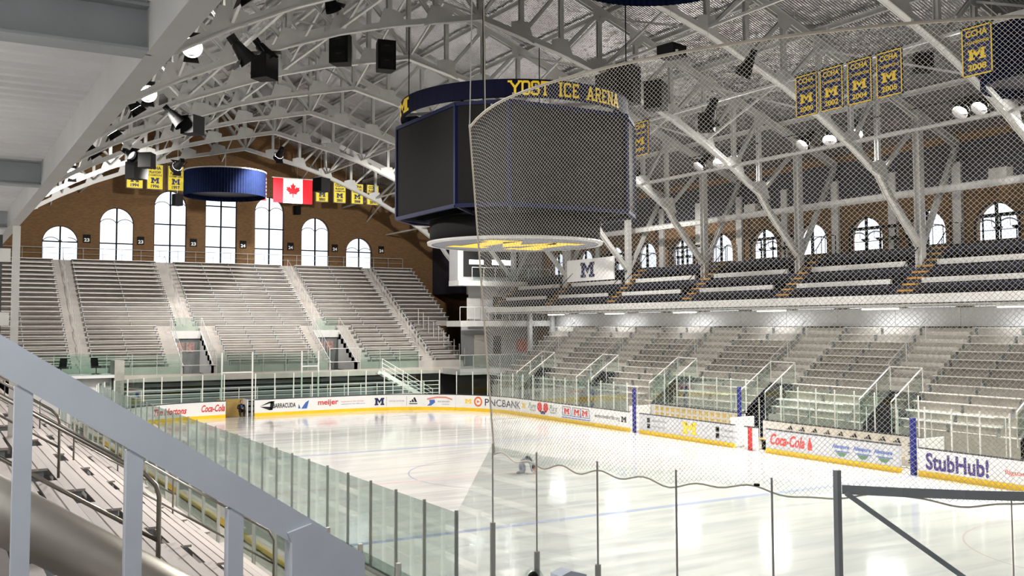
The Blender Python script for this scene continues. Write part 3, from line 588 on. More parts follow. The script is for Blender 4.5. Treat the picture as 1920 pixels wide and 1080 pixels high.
# tunnel linings
for i, (a, b_) in enumerate(tun):
    r = tag(empty('entrance_tunnel'), 'dark %s entrance tunnel cut into the far stand' % ('left' if i == 0 else 'right'), 'tunnel')
    y0, y1, zt = SY, SY+RUN*7, rowz(6)
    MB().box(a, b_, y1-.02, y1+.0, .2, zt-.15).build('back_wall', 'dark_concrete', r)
    MB().prism([(a, y0, 2.7), (a, y1, 2.7), (a, y1, rowz(7)+.0), (a, y0, rowz(0))], (-1, 0, 0), .05).build('side_wall', 'wall_white', r)
    MB().prism([(b_, y0, 2.7), (b_, y1, 2.7), (b_, y1, rowz(7)+.0), (b_, y0, rowz(0))], (1, 0, 0), .05).build('side_wall', 'wall_white', r)
    MB().box(a, b_, y1-.16, y1-.04, 5.2, rowz(7)).build('lintel', 'steel', r)
    MB().box(a+.1, b_-.1, y1-.1, y1-.085, rowz(7), rowz(7)+.95).build('glass_guard', 'glass_green', r)
    MB().box(a+.25, a+.85, y1-.06, y1-.03, 4.2, 4.9).build('notice', 'notice_print', r); MB().box(a+1.0, a+1.6, y1-.06, y1-.03, 4.2, 4.9).build('notice', 'notice_print', r)
    for x in (a-.1, b_+.1):
        h = MB(); h.tube([(x, y0, rowz(0)+1), (x, y1, rowz(7)+.95)], .025, 6)
        for kk in range(0, 8): yy = y0+RUN*kk+.1; h.tube([(x, yy, rowz(kk)), (x, yy, rowz(kk)+.95)], .018, 5)
        h.build('hand_rail', 'steel', r)
# aisle hand rails
for ai, xm in enumerate((8.7, 16.27, 26.5, 33.9)):
    k0 = 8 if ai in (1, 2) else 1
    h = MB()
    for k in range(k0, NR-1, 3):
        y = SY+RUN*k; h.tube([(xm, y, rowz(k)), (xm, y, rowz(k)+.85), (xm, y+RUN*2, rowz(k+2)+.85), (xm, y+RUN*2, rowz(k+2)-RISE)], .022, 6)
    h.build('hand_rail', 'steel'); o = bpy.data.objects[-1] if False else COL.objects[-1]; tag(o, 'stepped grey hand rail down the far stand, %s aisle from the left' % NTH[ai], 'railing', 'aisle rails of the far stand')
# rear parapet rail below the windows, with its panels
tr = MB(); zt = rowz(NR)
for i in range(27): tr.tube([(XS0+.2+i*1.45, YF-.5, zt), (XS0+.2+i*1.45, YF-.5, zt+1.0)], .02, 5)
tr.tube([(XS0+.2, YF-.5, zt+1.0), (37.9, YF-.5, zt+1.0)], .025, 6); tr.tube([(XS0+.2, YF-.5, zt+.55), (37.9, YF-.5, zt+.55)], .015, 5)
tag(tr.build('parapet_railing', 'deck_steel'), 'thin grey railing along the top row under the far windows', 'railing')
# front of the far stand: glass guard, beam, folded lower rows, walkway fence
g = tag(empty('front_guard'), 'long pale green glass guard with white posts along the bottom of the far stand', 'railing')
gp = MB(); gr = MB()
for a, b_ in ((7.0, 15.0), (17.4, 25.7), (28.1, 33.0)):
    n = int((b_-a)/1.4)
    for i in range(n+1): x = a+(b_-a)*i/n; gr.bar((x, SY-.1, 2.7), (x, SY-.1, 4.25), .04, .04)
    gp.box(a, b_, SY-.12, SY-.105, 2.85, 4.2)
gr.build('post', 'steel', g); gp.build('glass_panel', 'glass_green', g)
gb = MB().tube([(15.0, SY-.1, 4.4), (17.4, SY-.1, 4.4)], .03).tube([(15.0, SY-.1, 3.4), (17.4, SY-.1, 3.4)], .03).tube([(25.7, SY-.1, 4.4), (28.1, SY-.1, 4.4)], .03).tube([(25.7, SY-.1, 3.4), (28.1, SY-.1, 3.4)], .03)
for x in (15, 17.4, 25.7, 28.1): gb.bar((x, SY-.1, 2.7), (x, SY-.1, 4.4), .05, .05)
gb.build('gate_rail', 'steel', g)
tag(MB().box(6.4, 38.3, SY-.25, SY, 2.35, 2.82).build('stand_front_beam', 'deck_side'), 'pale beam across the foot of the far stand', 'beam')
lo = MB()
for k in range(6): lo.box(7.2, 33, SY-.15+.12*k, SY+.05+.12*k, .1+.37*k, .34+.37*k)
tag(lo.build('folded_bleachers', 'rock'), 'dark folded lower rows behind the walkway fence', 'bleachers')
struct(MB().box(WL, 38.4, SY+.7, SY+.75, 0, 2.7).build('trim_2', 'dark_gap'))
fe = tag(empty('walkway_fence'), 'white pipe fence along the walkway behind the far glass', 'fence')
fr = MB(); fp = MB()
for z in (.95, 1.25, 1.55, 1.85): fr.tube([(9.6, 68.9, z), (34.0, 68.9, z)], .028, 6)
for i in range(20): x = 9.6+i*24.4/19; fp.tube([(x, 68.9, -.06), (x, 68.9, 1.85)], .03, 6)
fr.build('rail', 'white_paint', fe); fp.build('post', 'white_paint', fe)
# tall gate frames in the far glass
for xa, xb, l in ((16.9, 18.95, 'tall white gate frame over the open far gate'), (22.4, 23.6, 'narrow tall white door frame in the far glass')):
    r = tag(empty('gate_frame'), l, 'gate'); m = MB()
    for x in (xa, xb): m.bar((x, Y1+.12, -.06), (x, Y1+.12, 4.35), .09, .09)
    m.build('jamb', 'white_paint', r); MB().bar((xa, Y1+.12, 3.0 if xa < 20 else 3.3), (xb, Y1+.12, 3.0 if xa < 20 else 3.3), .08, .08).build('header', 'white_paint', r)
# plywood lined gateway with the seated person
r = tag(empty('gateway'), 'plywood lined gateway standing open beside the black dart board', 'gateway')
MB().box(16.85, 18.0, Y1+1.2, Y1+1.25, -.06, 1.15).build('backing', 'plywood', r); MB().box(16.75, 16.81, Y1+.1, Y1+1.25, -.06, 1.15).build('side_panel', 'plywood', r); MB().box(18.62, 18.68, Y1+.1, Y1+1.25, -.06, 1.15).build('side_panel', 'board_white', r)
MB().box(18.0, 18.65, Y1+1.2, Y1+1.25, -.06, 1.15).build('backing', 'plywood', r)
# two office chairs on the left press box corner
for i, x in enumerate((7.9, 10.0)):
    r = tag(empty('office_chair', (x-.6, 69.2, 3.0), R(150 if i else 200)), 'black office chair on the glass fronted platform, %s of the pair' % ('right' if i else 'left'), 'chair', 'office chairs on the platform')
    MB().box(-.25, .25, -.22, .24, .45, .53).build('seat', 'black', r); MB().prism([(-.24, .22, .55), (.24, .22, .55), (.22, .32, 1.1), (-.22, .32, 1.1)], (0, 1, 0), .05).build('backrest', 'black', r)
    MB().tube([(0, 0, .06), (0, 0, .45)], .03).build('gas_column', 'black', r)
    m = MB(); [m.bar((0, 0, .08), (.3*math.cos(t*1.256), .3*math.sin(t*1.256), .04), .04, .04) for t in range(5)]; m.build('star_base', 'black', r)
pf = tag(empty('press_platform'), 'raised platform with green glass front at the far left corner', 'platform')
MB().box(4.5, 10.4, 68.4, 70.2, 2.8, 3.0).build('deck', 'wall_white', pf); MB().box(4.5, 10.4, 68.38, 68.4, 3.0, 4.4).build('glass_front', 'glass_green', pf)
MB().box(4.7, 10.3, 68.9, 69.0, -.06, 2.8).build('support_wall', 'wall_white', pf); MB().box(10.4, 11.0, 68.4, 70.2, -.06, 3.9).build('end_pier', 'concrete', pf)
# ------------------------------------------------------------------ right stand
NR2, RUN2, RISE2, SX2, SZ2 = 13, .50, .365, 37.35, 1.55
def rz2(k): return SZ2+RISE2*k
vom = [30.6+7.75*i for i in range(5)]; vom = [v for v in vom]+[22.9]
vom.sort()
VW = .85                                          # half width of a vomitory
rs = tag(empty('bleacher_stand'), 'stepped grey stand along the right side below the balcony', 'stand')
dk = MB()
segs_all = []
ya = 6.0
for v in vom: segs_all.append((ya, v-VW)); ya = v+VW
segs_all.append((ya, 66.5))
for k in range(NR2):
    x0, x1 = SX2+RUN2*k, SX2+RUN2*(k+1)
    if k == NR2-1: x1 = WR-.02
    for a, b_ in (segs_all if k < 4 else [(6.0, 66.5)]):
        dk.box(x0, x1, a, b_, rz2(k)-RISE2-.05 if k else -.05, rz2(k))
dk.build('stepped_deck', 'deck_side', rs)
for i, (a, b_) in enumerate(segs_all):
    w = ['beyond the near right edge', 'in the bay left of the near blue post', 'in the bay facing the black bar marks', 'in the bay facing the yellow letters', 'in the bay beyond the far blue post', 'in the second bay beyond the far blue post', 'in the farthest bay'][i]
    for k in range(NR2-1):
        aa, bb = a+(.95 if i else .1), b_-.2
        key = (round(bb-aa, 2), 'y')
        if key in cache: r = copy_tree(cache[key])
        else: r = bench(bb-aa, 'alu_side', axis='y'); cache[key] = r
        r.location = (SX2+RUN2*k+.14, aa, rz2(k)); tag(r, '%s bench up in the right stand, %s' % (ORD[k], w), 'bench', 'benches of the right stand')
vn = ['at the near right edge', 'opposite the near blue post', 'opposite the black bar marks', 'opposite the yellow letters', 'beyond the far blue post', 'at the far end of the right stand']
for i, v in enumerate(vom):
    r = tag(empty('stair_opening'), 'railed stair opening in the right stand %s' % vn[i], 'stair', 'stair openings of the right stand')
    xt = SX2+RUN2*4
    MB().box(xt-.03, xt+.0, v-VW, v+VW, .0, rz2(3)+.3).build('back_wall', 'navy', r)
    for y in (v-VW, v+VW): MB().prism([(SX2, y, 0), (xt, y, 0), (xt, y, rz2(4)), (SX2, y, rz2(0))], (0, 1 if y > v else -1, 0), .04).build('side_wall', 'navy', r)
    for y in (v-VW-.03, v+VW+.03):
        m = MB(); m.tube([(SX2-.2, y, rz2(0)-.3), (SX2-.2, y, rz2(0)+1.1), (xt, y, rz2(4)+1.1), (xt, y, rz2(4))], .03, 6)
        m.tube([((SX2+xt)/2, y, rz2(2)-.2), ((SX2+xt)/2, y, rz2(2)+1.1)], .022, 6); m.build('hand_rail', 'white_paint', r)
        MB().prism([(SX2-.2, y, rz2(0)), (xt, y, rz2(4)), (xt, y, rz2(4)+.95), (SX2-.2, y, rz2(0)+.95)], (0, 1, 0), .01).build('glass_infill', 'glass_green', r)
    m = MB(); m.tube([(xt, v-VW, rz2(4)+1.1), (xt, v+VW, rz2(4)+1.1)], .03, 6); m.build('cross_rail', 'white_paint', r)
    # stair rails higher up the aisle
    m = MB(); yy = v+VW+.5
    for kk in (5, 8): m.tube([(SX2+RUN2*kk, yy, rz2(kk)), (SX2+RUN2*kk, yy, rz2(kk)+.9), (SX2+RUN2*(kk+2.6), yy, rz2(kk+2.6)+.9), (SX2+RUN2*(kk+2.6), yy, rz2(kk+2))], .022, 6)
    m.build('aisle_rail', 'white_paint', r)
    m = MB()
    for kk in range(4, NR2-1): m.box(SX2+RUN2*kk+.25, SX2+RUN2*(kk+1), v-VW+.1, v+VW+.8, rz2(kk), rz2(kk)+RISE2/2)
    m.build('aisle_steps', 'alu_side', r)
# walkway rail in front of the stand
m = MB()
for i in range(31):
    y = 14+i*1.7; m.tube([(37.05, y, 0), (37.05, y, 2.35)], .025, 6)
for a, b_ in [(c+.9 if i else c, d-.9 if i < 6 else d) for i, (c, d) in enumerate(segs_all)]: m.tube([(37.05, a, 2.35), (37.05, b_, 2.35)], .025, 6); m.tube([(37.05, a, 1.95), (37.05, b_, 1.95)], .018, 6)
tag(m.build('front_railing', 'white_paint'), 'white pipe railing along the foot of the right stand', 'railing')
# ------------------------------------------------------------------ right balcony
bal = tag(empty('balcony'), 'balcony with pale front edges above the right stand', 'balcony')
MB().box(38.7, 38.85, 14, 69.9, 7.1, 7.5).build('fascia', 'steel', bal)
tiers = [(38.85, 39.85, 7.15), (39.85, 41.0, 7.95), (41.0, 42.2, 8.95), (42.2, WR-.02, 9.95)]
d = MB(); e = MB()
for i, (a, b_, z) in enumerate(tiers):
    d.box(a, b_, 14, 69.9, z-.08 if i == 0 else tiers[i-1][2]-.08, z)
d.build('tier_deck', 'navy', bal)
AY = [y for y in TY if 20 < y < 75]
for i in (1, 2):
    for y0_, y1_ in zip([15]+AY, AY+[70]):
        if y1_-y0_ > 2: MB().box(tiers[i][0]-.06, tiers[i][0]+.08, y0_+.75, y1_-1.0, tiers[i][2]+(.1 if i == 1 else -.02), tiers[i][2]+(.34 if i == 1 else .24)).build('tier_edge', 'steel', bal)
MB().box(38.9, WR-.05, 14, 69.9, 7.0, 7.06).build('soffit', 'steel', bal)
for yi, y in enumerate(AY):
    r = tag(empty('balcony_stair'), 'steep yellow edged stair climbing the balcony by the %s column from the near end' % NTH[yi], 'stair', 'stairs of the right balcony')
    m = MB(); n = MB()
    for k in range(9):
        x = 38.9+.37*k; z = 7.18+.30*k; m.box(x, x+.37, y-.95, y+.0, z, z+.24); n.box(x-.02, x+.33, y-.92, y-.03, z+.17, z+.262)
    m.build('stair_steps', 'navy', r); n.build('tread_edging', 'stair_yellow', r)
    m = MB()
    for dy in (-.95, .05): m.tube([(39.4, y+dy, 7.9), (39.6, y+dy, 8.6), (41.4, y+dy, 10.2), (42.1, y+dy, 11.0), (42.9, y+dy, 11.0), (42.9, y+dy, 10.0)], .025, 6); m.tube([(41.4, y+dy, 9.2), (41.4, y+dy, 10.2)], .02, 5); m.tube([(42.1, y+dy, 9.95), (42.1, y+dy, 11)], .02, 5)
    m.build('hand_rail', 'black', r)
seat0 = None; sc = 0
rown = ['front', 'middle', 'rear']
for ti, (x, z) in enumerate(((39.35, 7.15), (40.45, 7.97), (41.6, 8.97))):
    for bi, (y0_, y1_) in enumerate(zip(AY[:-1], AY[1:])):
        if sc >= 260: break
        n = 12
        for j in range(n):
            y = y0_+.95+(y1_-y0_-2.2)*j/(n-1)
            if seat0 is None:
                seat0 = empty('stadium_seat')
                MB().prism([(.16, -.23, .38), (.16, .23, .38), (.28, .22, .84), (.28, -.22, .84)], (1, 0, 0), .04).build('backrest', 'navy', seat0)
                MB().prism([(.12, -.22, .42), (.12, .22, .42), (.02, .21, .80), (.02, -.21, .80)], (1, 0, 0), .05).build('seat', 'navy', seat0)
                MB().box(-.02, .22, -.25, -.225, 0, .62).build('arm_standard', 'black', seat0)
                s_ = seat0
            else: s_ = copy_tree(seat0)
            s_.location = (x, y, z); sc += 1
            tag(s_, 'navy tip-up seat, %s balcony row, %s from the near side, %s bay' % (rown[ti], NTH[j], NTH[bi]), 'seat', 'navy seats of the right balcony')
# drink rails with stools in front of the windows
k = 0
stool0 = None
for i, y in enumerate([q for q in AY[:-1]][:5]):
    yc = y+3.86
    r = tag(empty('drink_rail'), 'black counter rail before the balcony windows, %s bay from the near end' % NTH[i], 'counter', 'counter rails of the balcony')
    MB().box(42.9, 43.15, yc-1.9, yc+1.9, 11.15, 11.3).build('counter', 'black', r)
    m = MB(); [m.bar((43.02, yc+q, 9.95), (43.02, yc+q, 11.15), .06, .06) for q in (-1.85, -.95, 0, .95, 1.85)]; m.build('post', 'black', r)
    MB().tube([(42.75, yc-1.9, 10.5), (42.75, yc+1.9, 10.5)], .02, 5).build('foot_rail', 'black', r)
    for j in range(4):
        if stool0 is None:
            stool0 = empty('bar_stool'); MB().lathe([(.02, .62), (.16, .66), (.22, .74), (.21, .77), (.0, .78)], n=16, caps=False).build('seat', 'black', stool0)
            m = MB(); m.tube([(-.16, -.2, .75), (-.2, -.2, 1.22), (-.2, .2, 1.22), (-.16, .2, .75)], .015, 5); m.build('back_loop', 'black', stool0); MB().tube([(0, 0, 0), (0, 0, .66)], .03).build('stem', 'black', stool0); s_ = stool0
        else: s_ = copy_tree(stool0)
        s_.location = (43.5, yc-1.4+.93*j, 9.95); s_.rotation_euler = (0, 0, math.pi if False else 0)
        tag(s_, 'black round bar stool at the balcony windows, %s of the %s bay' % (NTH[j], NTH[i]), 'stool', 'stools along the balcony windows')
# white panel with a block letter on the balcony
p0 = back(1058, 528, X=41.2); p1 = back(1153, 522, X=41.2)
r = tag(empty('balcony_sign'), 'cream sign panel with navy block letter on the far part of the balcony', 'sign')
MB().box(41.1, 41.2, p1.y, p0.y, 9.3, 10.9).build('panel', 'board_white', r)
put(MB(), BLOCK_M, lambda u, v: (41.09, u, v), (p0.y+p1.y)/2+.9, (p0.y+p1.y)/2-.9, 9.55, 10.65).build('block_letter', 'ink_navy', r)
# concourse back wall lights below the balcony
for i, y in enumerate(rw[3:]):
    tag(MB().box(WR-.12, WR-.02, y-1.92, y+1.92, 6.0, 6.95).build('concourse_panel', 'wall_white'), 'pale wall panel at the back of the right stand, %s from the near end' % NTH[i], 'panel', 'panels at the back of the right stand')
# small white cabinet heater on the girder
for i, (px, py) in enumerate(((1870, 333), (1405, 396))):
    p = back(px, py, X=41.8); tag(MB().box(p.x, p.x+.5, p.y-.45, p.y+.45, 12.79, 13.25).build('equipment_cabinet', 'duct'), 'small pale cabinet on the side girder, %s one' % ('nearer' if i == 0 else 'farther'), 'cabinet')
# ------------------------------------------------------------------ corner tower (far right)
tw = tag(empty('corner_tower'), 'white multi level press block in the far right corner', 'building')
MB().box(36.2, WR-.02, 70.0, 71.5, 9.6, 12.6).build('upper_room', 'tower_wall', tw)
MB().box(41.2, WR-.02, 79.0, 84.9, 9.0, 16.4).build('corner_shade', 'eave_dark', tw)  # dark box standing in for the shaded corner of the hall
MB().box(36.7, 41.8, 69.93, 69.99, 10.0, 12.5).build('upper_opening', 'dark_gap', tw)
MB().box(37.2, 38.5, 69.9, 69.94, 11.0, 11.35).build('lit_window', 'tube_on', tw); MB().box(39.3, 41.2, 69.9, 69.94, 11.0, 11.4).build('lit_window', 'tube_on', tw)
MB().box(35.4, WR-.02, 68.3, 70.0, 9.2, 9.6).build('upper_deck', 'steel', tw)
MB().box(36.6, 43.9, 68.32, 68.34, 9.6, 10.6).build('glass_guard', 'glass_green', tw)
m = MB(); m.tube([(36.6, 68.33, 10.65), (43.9, 68.33, 10.65)], .03)
for i in range(8): m.bar((36.6+i*1.04, 68.33, 9.6), (36.6+i*1.04, 68.33, 10.65), .04, .04)
m.build('upper_rail', 'steel', tw)
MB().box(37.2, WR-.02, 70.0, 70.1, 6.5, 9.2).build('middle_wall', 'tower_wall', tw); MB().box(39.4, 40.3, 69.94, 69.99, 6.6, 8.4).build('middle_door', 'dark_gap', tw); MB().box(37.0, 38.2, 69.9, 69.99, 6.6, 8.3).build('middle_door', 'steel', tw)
MB().box(35.2, 43.4, 67.6, 70.0, 6.0, 6.45).build('middle_deck', 'steel', tw)
m = MB(); m.tube([(35.2, 67.7, 7.5), (43.4, 67.7, 7.5)], .03)
for i in range(14): m.bar((35.2+i*.63, 67.7, 6.45), (35.2+i*.63, 67.7, 7.5), .04, .04)
m.build('middle_rail', 'steel', tw)
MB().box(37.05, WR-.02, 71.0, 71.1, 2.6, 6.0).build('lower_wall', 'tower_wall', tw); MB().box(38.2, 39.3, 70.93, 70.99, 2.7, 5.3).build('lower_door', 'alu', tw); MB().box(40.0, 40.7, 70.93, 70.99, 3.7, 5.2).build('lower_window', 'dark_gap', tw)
MB().box(42.2, 43.6, 70.93, 70.99, 3.9, 4.9).build('poster', 'poster', tw)
MB().box(35.0, 43.4, 67.3, 71.0, 2.3, 2.75).build('lower_deck', 'steel', tw)
MB().box(35.0, 43.3, 67.33, 67.35, 2.75, 3.8).build('lower_glass', 'glass_green', tw)
m = MB(); m.tube([(35.0, 67.35, 3.8), (43.3, 67.35, 3.8)], .03)
for i in range(8): m.bar((35.0+i*1.18, 67.35, 2.75), (35.0+i*1.18, 67.35, 3.8), .05, .05)
m.build('lower_rail', 'steel', tw)
for x in (41.4, 43.5): MB().bar((x, 67.5, -.06), (x, 67.5, 9.2), .3, .3).build('column', 'steel', tw)
m = MB(); n = MB()
for k in range(10): m.box(34.6+.02*k, 37.0, 70.6+.5*k, 71.1+.5*k, 3.0+.36*k, 3.06+.36*k)
m.build('side_steps', 'deck_alu', tw)
for k in range(10): x = 35.0+.22*k; n.bar((x, 70.3+.5*(9-k), 5.9-.36*k+.3), (x, 70.3+.5*(9-k), 7.2-.36*k+.3), .045, .045)
n.build('stair_posts', 'steel', tw)
struct(MB().box(38.45, WR-.02, 72.5, 72.6, 0, 2.3).build('trim_3', 'dark_gap'))
# stairs down from the lower deck behind the far glass
r = tag(empty('steel_stair'), 'white railed steel stair coming down behind the far right glass', 'stair')
m = MB(); m.bar((29.4, 69.2, 2.6), (33.6, 69.2, .2), .08, .3); m.bar((29.4, 70.0, 2.6), (33.6, 70.0, .2), .08, .3); m.build('stringer', 'white_paint', r)
m = MB()
for z in (.4, .7, 1.0): m.tube([(29.4, 69.2, 2.6+z), (33.6, 69.2, .2+z)], .025)
for i in range(5): x = 29.4+i*1.05; m.bar((x, 69.2, 2.6-i*.6), (x, 69.2, 3.6-i*.6), .04, .04)
m.build('hand_rail', 'white_paint', r); m = MB()
for k in range(10): m.box(29.5+.42*k, 29.8+.42*k, 69.25, 69.95, 2.4-.24*k, 2.44-.24*k)
m.build('stair_tread', 'deck_steel', r)
# ------------------------------------------------------------------ scoreboard
sb = tag(empty('scoreboard', (21.38, 36.05, 0)), 'huge black octagonal scoreboard with navy lettered ring hanging over centre ice', 'scoreboard')
A, CH = 4.25, 1.5
oct_ = [(-A, -A+CH), (-A+CH, -A), (A-CH, -A), (A, -A+CH), (A, A-CH), (A-CH, A), (-A+CH, A), (-A, A-CH)]
ZT, ZB = 14.6, 10.7
for i in range(8):
    a = Vector((*oct_[i], 0)); b_ = Vector((*oct_[(i+1) % 8], 0)); n = (b_-a).cross(Vector((0, 0, 1))).normalized()
    MB().prism([a+Vector((0, 0, ZB+.05)), b_+Vector((0, 0, ZB+.05)), b_+Vector((0, 0, ZT-.05)), a+Vector((0, 0, ZT-.05))], -n, .2).build('screen', 'black_screen', sb)
fr = MB()
for i in range(8):
    a = Vector((*oct_[i], 0)); b_ = Vector((*oct_[(i+1) % 8], 0))
    fr.bar(a+Vector((0, 0, ZB)), a+Vector((0, 0, ZT)), .13, .13)
    for z in (ZB, ZT): fr.bar(a+Vector((0, 0, z)), b_+Vector((0, 0, z)), .14, .14)
fr.build('frame', 'blue_frame', sb)
uf = MB()
for i in range(8):
    a = Vector((*oct_[i], 0)); uf.bar((a.x, a.y, ZB), (a.x*.6, a.y*.6, 10.45), .1, .1); uf.bar((a.x*.9, a.y*.9, ZT-.1), (a.x*.9, a.y*.9, 15.0), .08, .08)
    b_ = Vector((*oct_[(i+1) % 8], 0)); uf.bar((a.x*.75, a.y*.75, 10.58), (b_.x*.75, b_.y*.75, 10.58), .1, .1)
uf.build('under_frame', 'navy', sb)
MB().lathe([(3.62, 9.62), (3.62, 10.5), (3.0, 10.7), (1.0, 10.75)], n=48).build('lower_drum', 'black_screen', sb, True)
MB().lathe([(3.55, 9.53), (3.72, 9.53), (3.74, 9.64), (3.6, 9.66)], n=48, caps=False).build('rim', 'steel', sb, True)
MB().lathe([(.01, 9.545), (3.6, 9.545)], n=48, caps=False).build('underside', 'disc_grey', sb)
MB().lathe([(3.5, 9.538), (3.56, 9.538)], n=48, caps=False).build('underside_ring', 'ink_navy', sb)
put(MB(), BLOCK_M, lambda u, v: (-u*.0+v*.0+u, v, 9.53), -2.3, 2.3, 2.0, -2.0).build('underside_letter', 'maize', sb)
RR = 4.85
rg = MB(); n = 72
vs = []
for k in range(n):
    t = 2*math.pi*k/n
    for q, z in ((RR, 14.8), (RR, 15.5), (RR-.12, 15.5), (RR-.12, 14.8)): vs.append((q*math.cos(t), q*math.sin(t), z))
fs = []
for k in range(n):
    a = 4*k; b_ = 4*((k+1) % n)
    for j in range(4): fs.append((a+j, b_+j, b_+(j+1) % 4, a+(j+1) % 4))
rg.add(vs, fs).build('name_ring', 'ring_navy', sb)
sp = MB()
for k in range(8): t = math.pi/8+k*math.pi/4; sp.bar(((RR-.12)*math.cos(t), (RR-.12)*math.sin(t), 15.0), (.8*math.cos(t), .8*math.sin(t), 15.4), .08, .12)
sp.build('ring_spokes', 'steel', sb)
def onring(u, v): t = u/RR; return ((RR+.02)*math.cos(t), (RR+.02)*math.sin(t), v)
# the ring point facing the camera is at direction (-21.38,-36.05): angle about -120.7 deg; u grows anticlockwise = rightwards in view
T0 = R(-120.7)
def uat(px):
    best = min((abs(((21.38+RR*math.cos(T0+a/200), 36.05+RR*math.sin(T0+a/200)) and pxof(21.38+RR*math.cos(T0+a/200), 36.05+RR*math.sin(T0+a/200)))-px), a) for a in range(-300, 301))
    return RR*(T0+best[1]/200)
def pxof(x, y): d = Vector((x, y, 0)); return 960+FPX*d.dot(Rv)/d.dot(Fv)
letters = [('Y', 957, 977), ('O', 979, 996), ('S', 998, 1014), ('T', 1016, 1032), ('I', 1049, 1058), ('C', 1060, 1073), ('E', 1075, 1089), ('A', 1103, 1117), ('R', 1119, 1130), ('E', 1131, 1141), ('N', 1142, 1152), ('A', 1153, 1163)]
for ch, a, b_ in letters:
    lt = MB(); ua, ub = uat(a), uat(b_); slab(lt, ch, onring, ua, (ub-ua)*(5/3 if ch == 'I' else 1), 14.87, .56); lt.build('ring_letter', 'maize', sb)
ua, ub = uat(748), uat(766); put(MB(), BLOCK_M, onring, ua, ub, 14.87, 15.43).build('ring_block_letter', 'maize', sb)
cb = MB()
for x, y in ((-3.4, -3.4), (3.4, -3.4), (3.4, 3.4), (-3.4, 3.4)): cb.tube([(x, y, ZT), (x, y, 19.6)], .025, 5)
cb.build('hanging_cable', 'black', sb)
# ------------------------------------------------------------------ drape drums, banners, flags
def drum(x, y, zb, r, h, label):
    n = 180; vs = []; fs = []
    for z in (zb, zb+h):
        for k in range(n): t = 2*math.pi*k/n; q = r+(.03 if k % 2 else -.03); vs.append((q*math.cos(t), q*math.sin(t), z))
    for k in range(n): fs.append((k, (k+1) % n, (k+1) % n+n, k+n))
    o = tag(empty('draped_drum', (x, y, 0)), label, 'drum')
    MB().add(vs, fs).build('drape', 'navy_cloth', o); MB().lathe([(.0, zb+.35), (r-.1, zb+.35)], n=48, caps=False).build('underside', 'eave_dark', o)
    m = MB(); [m.bar((0, 0, zb+h+.5), (r*math.cos(t*math.pi/3), r*math.sin(t*math.pi/3), zb+h+.02), .07, .07) for t in range(6)]
    m.lathe([(r, zb+h), (r+.08, zb+h), (r+.08, zb+h+.08), (r, zb+h+.08)], n=48, caps=False); m.build('top_frame', 'steel', o)
    MB().tube([(0, 0, zb+h+.5), (0, 0, 19.0)], .03).build('hanger', 'steel', o)
drum(18.25, 72.0, 15.45, 2.85, 1.75, 'navy draped drum hanging in front of the far windows')
drum(19.9, 24.4, 17.35, 3.1, 1.6, 'navy draped drum cut by the top edge of the picture')
p = back(1960, 150, Z=15.0); drum(p.x+.5, p.y, 14.9, 2.4, 2.2, 'navy draped drum at the upper right edge')
def roofz(x): return topz(abs(x-CX))+.2
def banner(pos, u, w, h, cloth, ink, edge, words, label, grp):
    r = tag(empty('championship_banner', pos), label, 'banner', grp); u = Vector(u).normalized(); n = u.cross(Vector((0, 0, 1)))
    f = lambda a, b, d=0: tuple(u*a+Vector((0, 0, b))+n*d)
    mb = MB(); N = 8
    cl = MB()
    for i in range(N):
        a0, a1 = -w/2+w*i/N, -w/2+w*(i+1)/N; q = [.02*math.sin(i*1.3), .02*math.sin((i+1)*1.3)]
        cl.add([f(a0, -h, q[0]-.01), f(a1, -h, q[1]-.01), f(a1, 0, q[1]-.01), f(a0, 0, q[0]-.01), f(a0, -h, q[0]-.03), f(a1, -h, q[1]-.03), f(a1, 0, q[1]-.03), f(a0, 0, q[0]-.03)], [(0, 1, 2, 3), (7, 6, 5, 4), (3, 2, 6, 7), (0, 4, 5, 1)]+([(0, 3, 7, 4)] if i == 0 else [])+([(1, 5, 6, 2)] if i == N-1 else []))
    cl.build('cloth', cloth, r)
    eb = MB()
    for a, b, c, d in ((-w/2, w/2, -h, -h+.05), (-w/2, w/2, -.05, 0), (-w/2, -w/2+.05, -h, 0), (w/2-.05, w/2, -h, 0)): eb.add([f(a, c, .03), f(b, c, .03), f(b, d, .03), f(a, d, .03)], [(0, 1, 2, 3)])
    eb.build('border', edge, r)
    g = lambda a, b: f(a, b, .032)
    for t, y0_, y1_, ww in words:
        lm = MB()
        if t == 'M': put(lm, BLOCK_M, g, -w*ww/2, w*ww/2, -h*y1_, -h*y0_)
        else: put(lm, text_geo(t, 0, .035 if (y1_-y0_) > .08 else .02), g, -w*ww/2, w*ww/2, -h*y1_, -h*y0_)
        lm.build('block_letter' if t == 'M' else 'lettering', ink, r)
    for q in (-w/2, w/2):
        cx_ = pos[0]+u.x*q; MB().tube([f(q, 0), f(q, roofz(cx_)-pos[2])], .006, 4).build('hanging_line', 'steel', r)
    MB().bar(f(-w/2-.05, .03), f(w/2+.05, .03), .04, .04).build('hanging_rod', 'black', r)
YW = lambda yr: [('CCHA', .08, .22, .7), ('PLAYOFF', .27, .37, .68), ('CHAMPIONS', .40, .47, .8), ('M', .53, .75, .5), (yr, .80, .93, .48)]
for px, yr in ((253, '1994'), (291, '1996'), (330, '1997'), (604, '2003'), (637, '2005'), (670, '2008'), (699, '2010')):
    p = back(px, 318 if px < 400 else 345, Y=77.6)
    banner((p.x, 77.6, 18.0 if px > 400 else 18.35), (1, 0, 0), 1.22 if px < 400 else 1.12, 1.95 if px < 400 else 1.75, 'maize_cloth', 'ink_navy', 'ink_navy', YW(yr), 'yellow playoff banner dated %s under the far truss' % yr, 'yellow playoff banners at the far end')
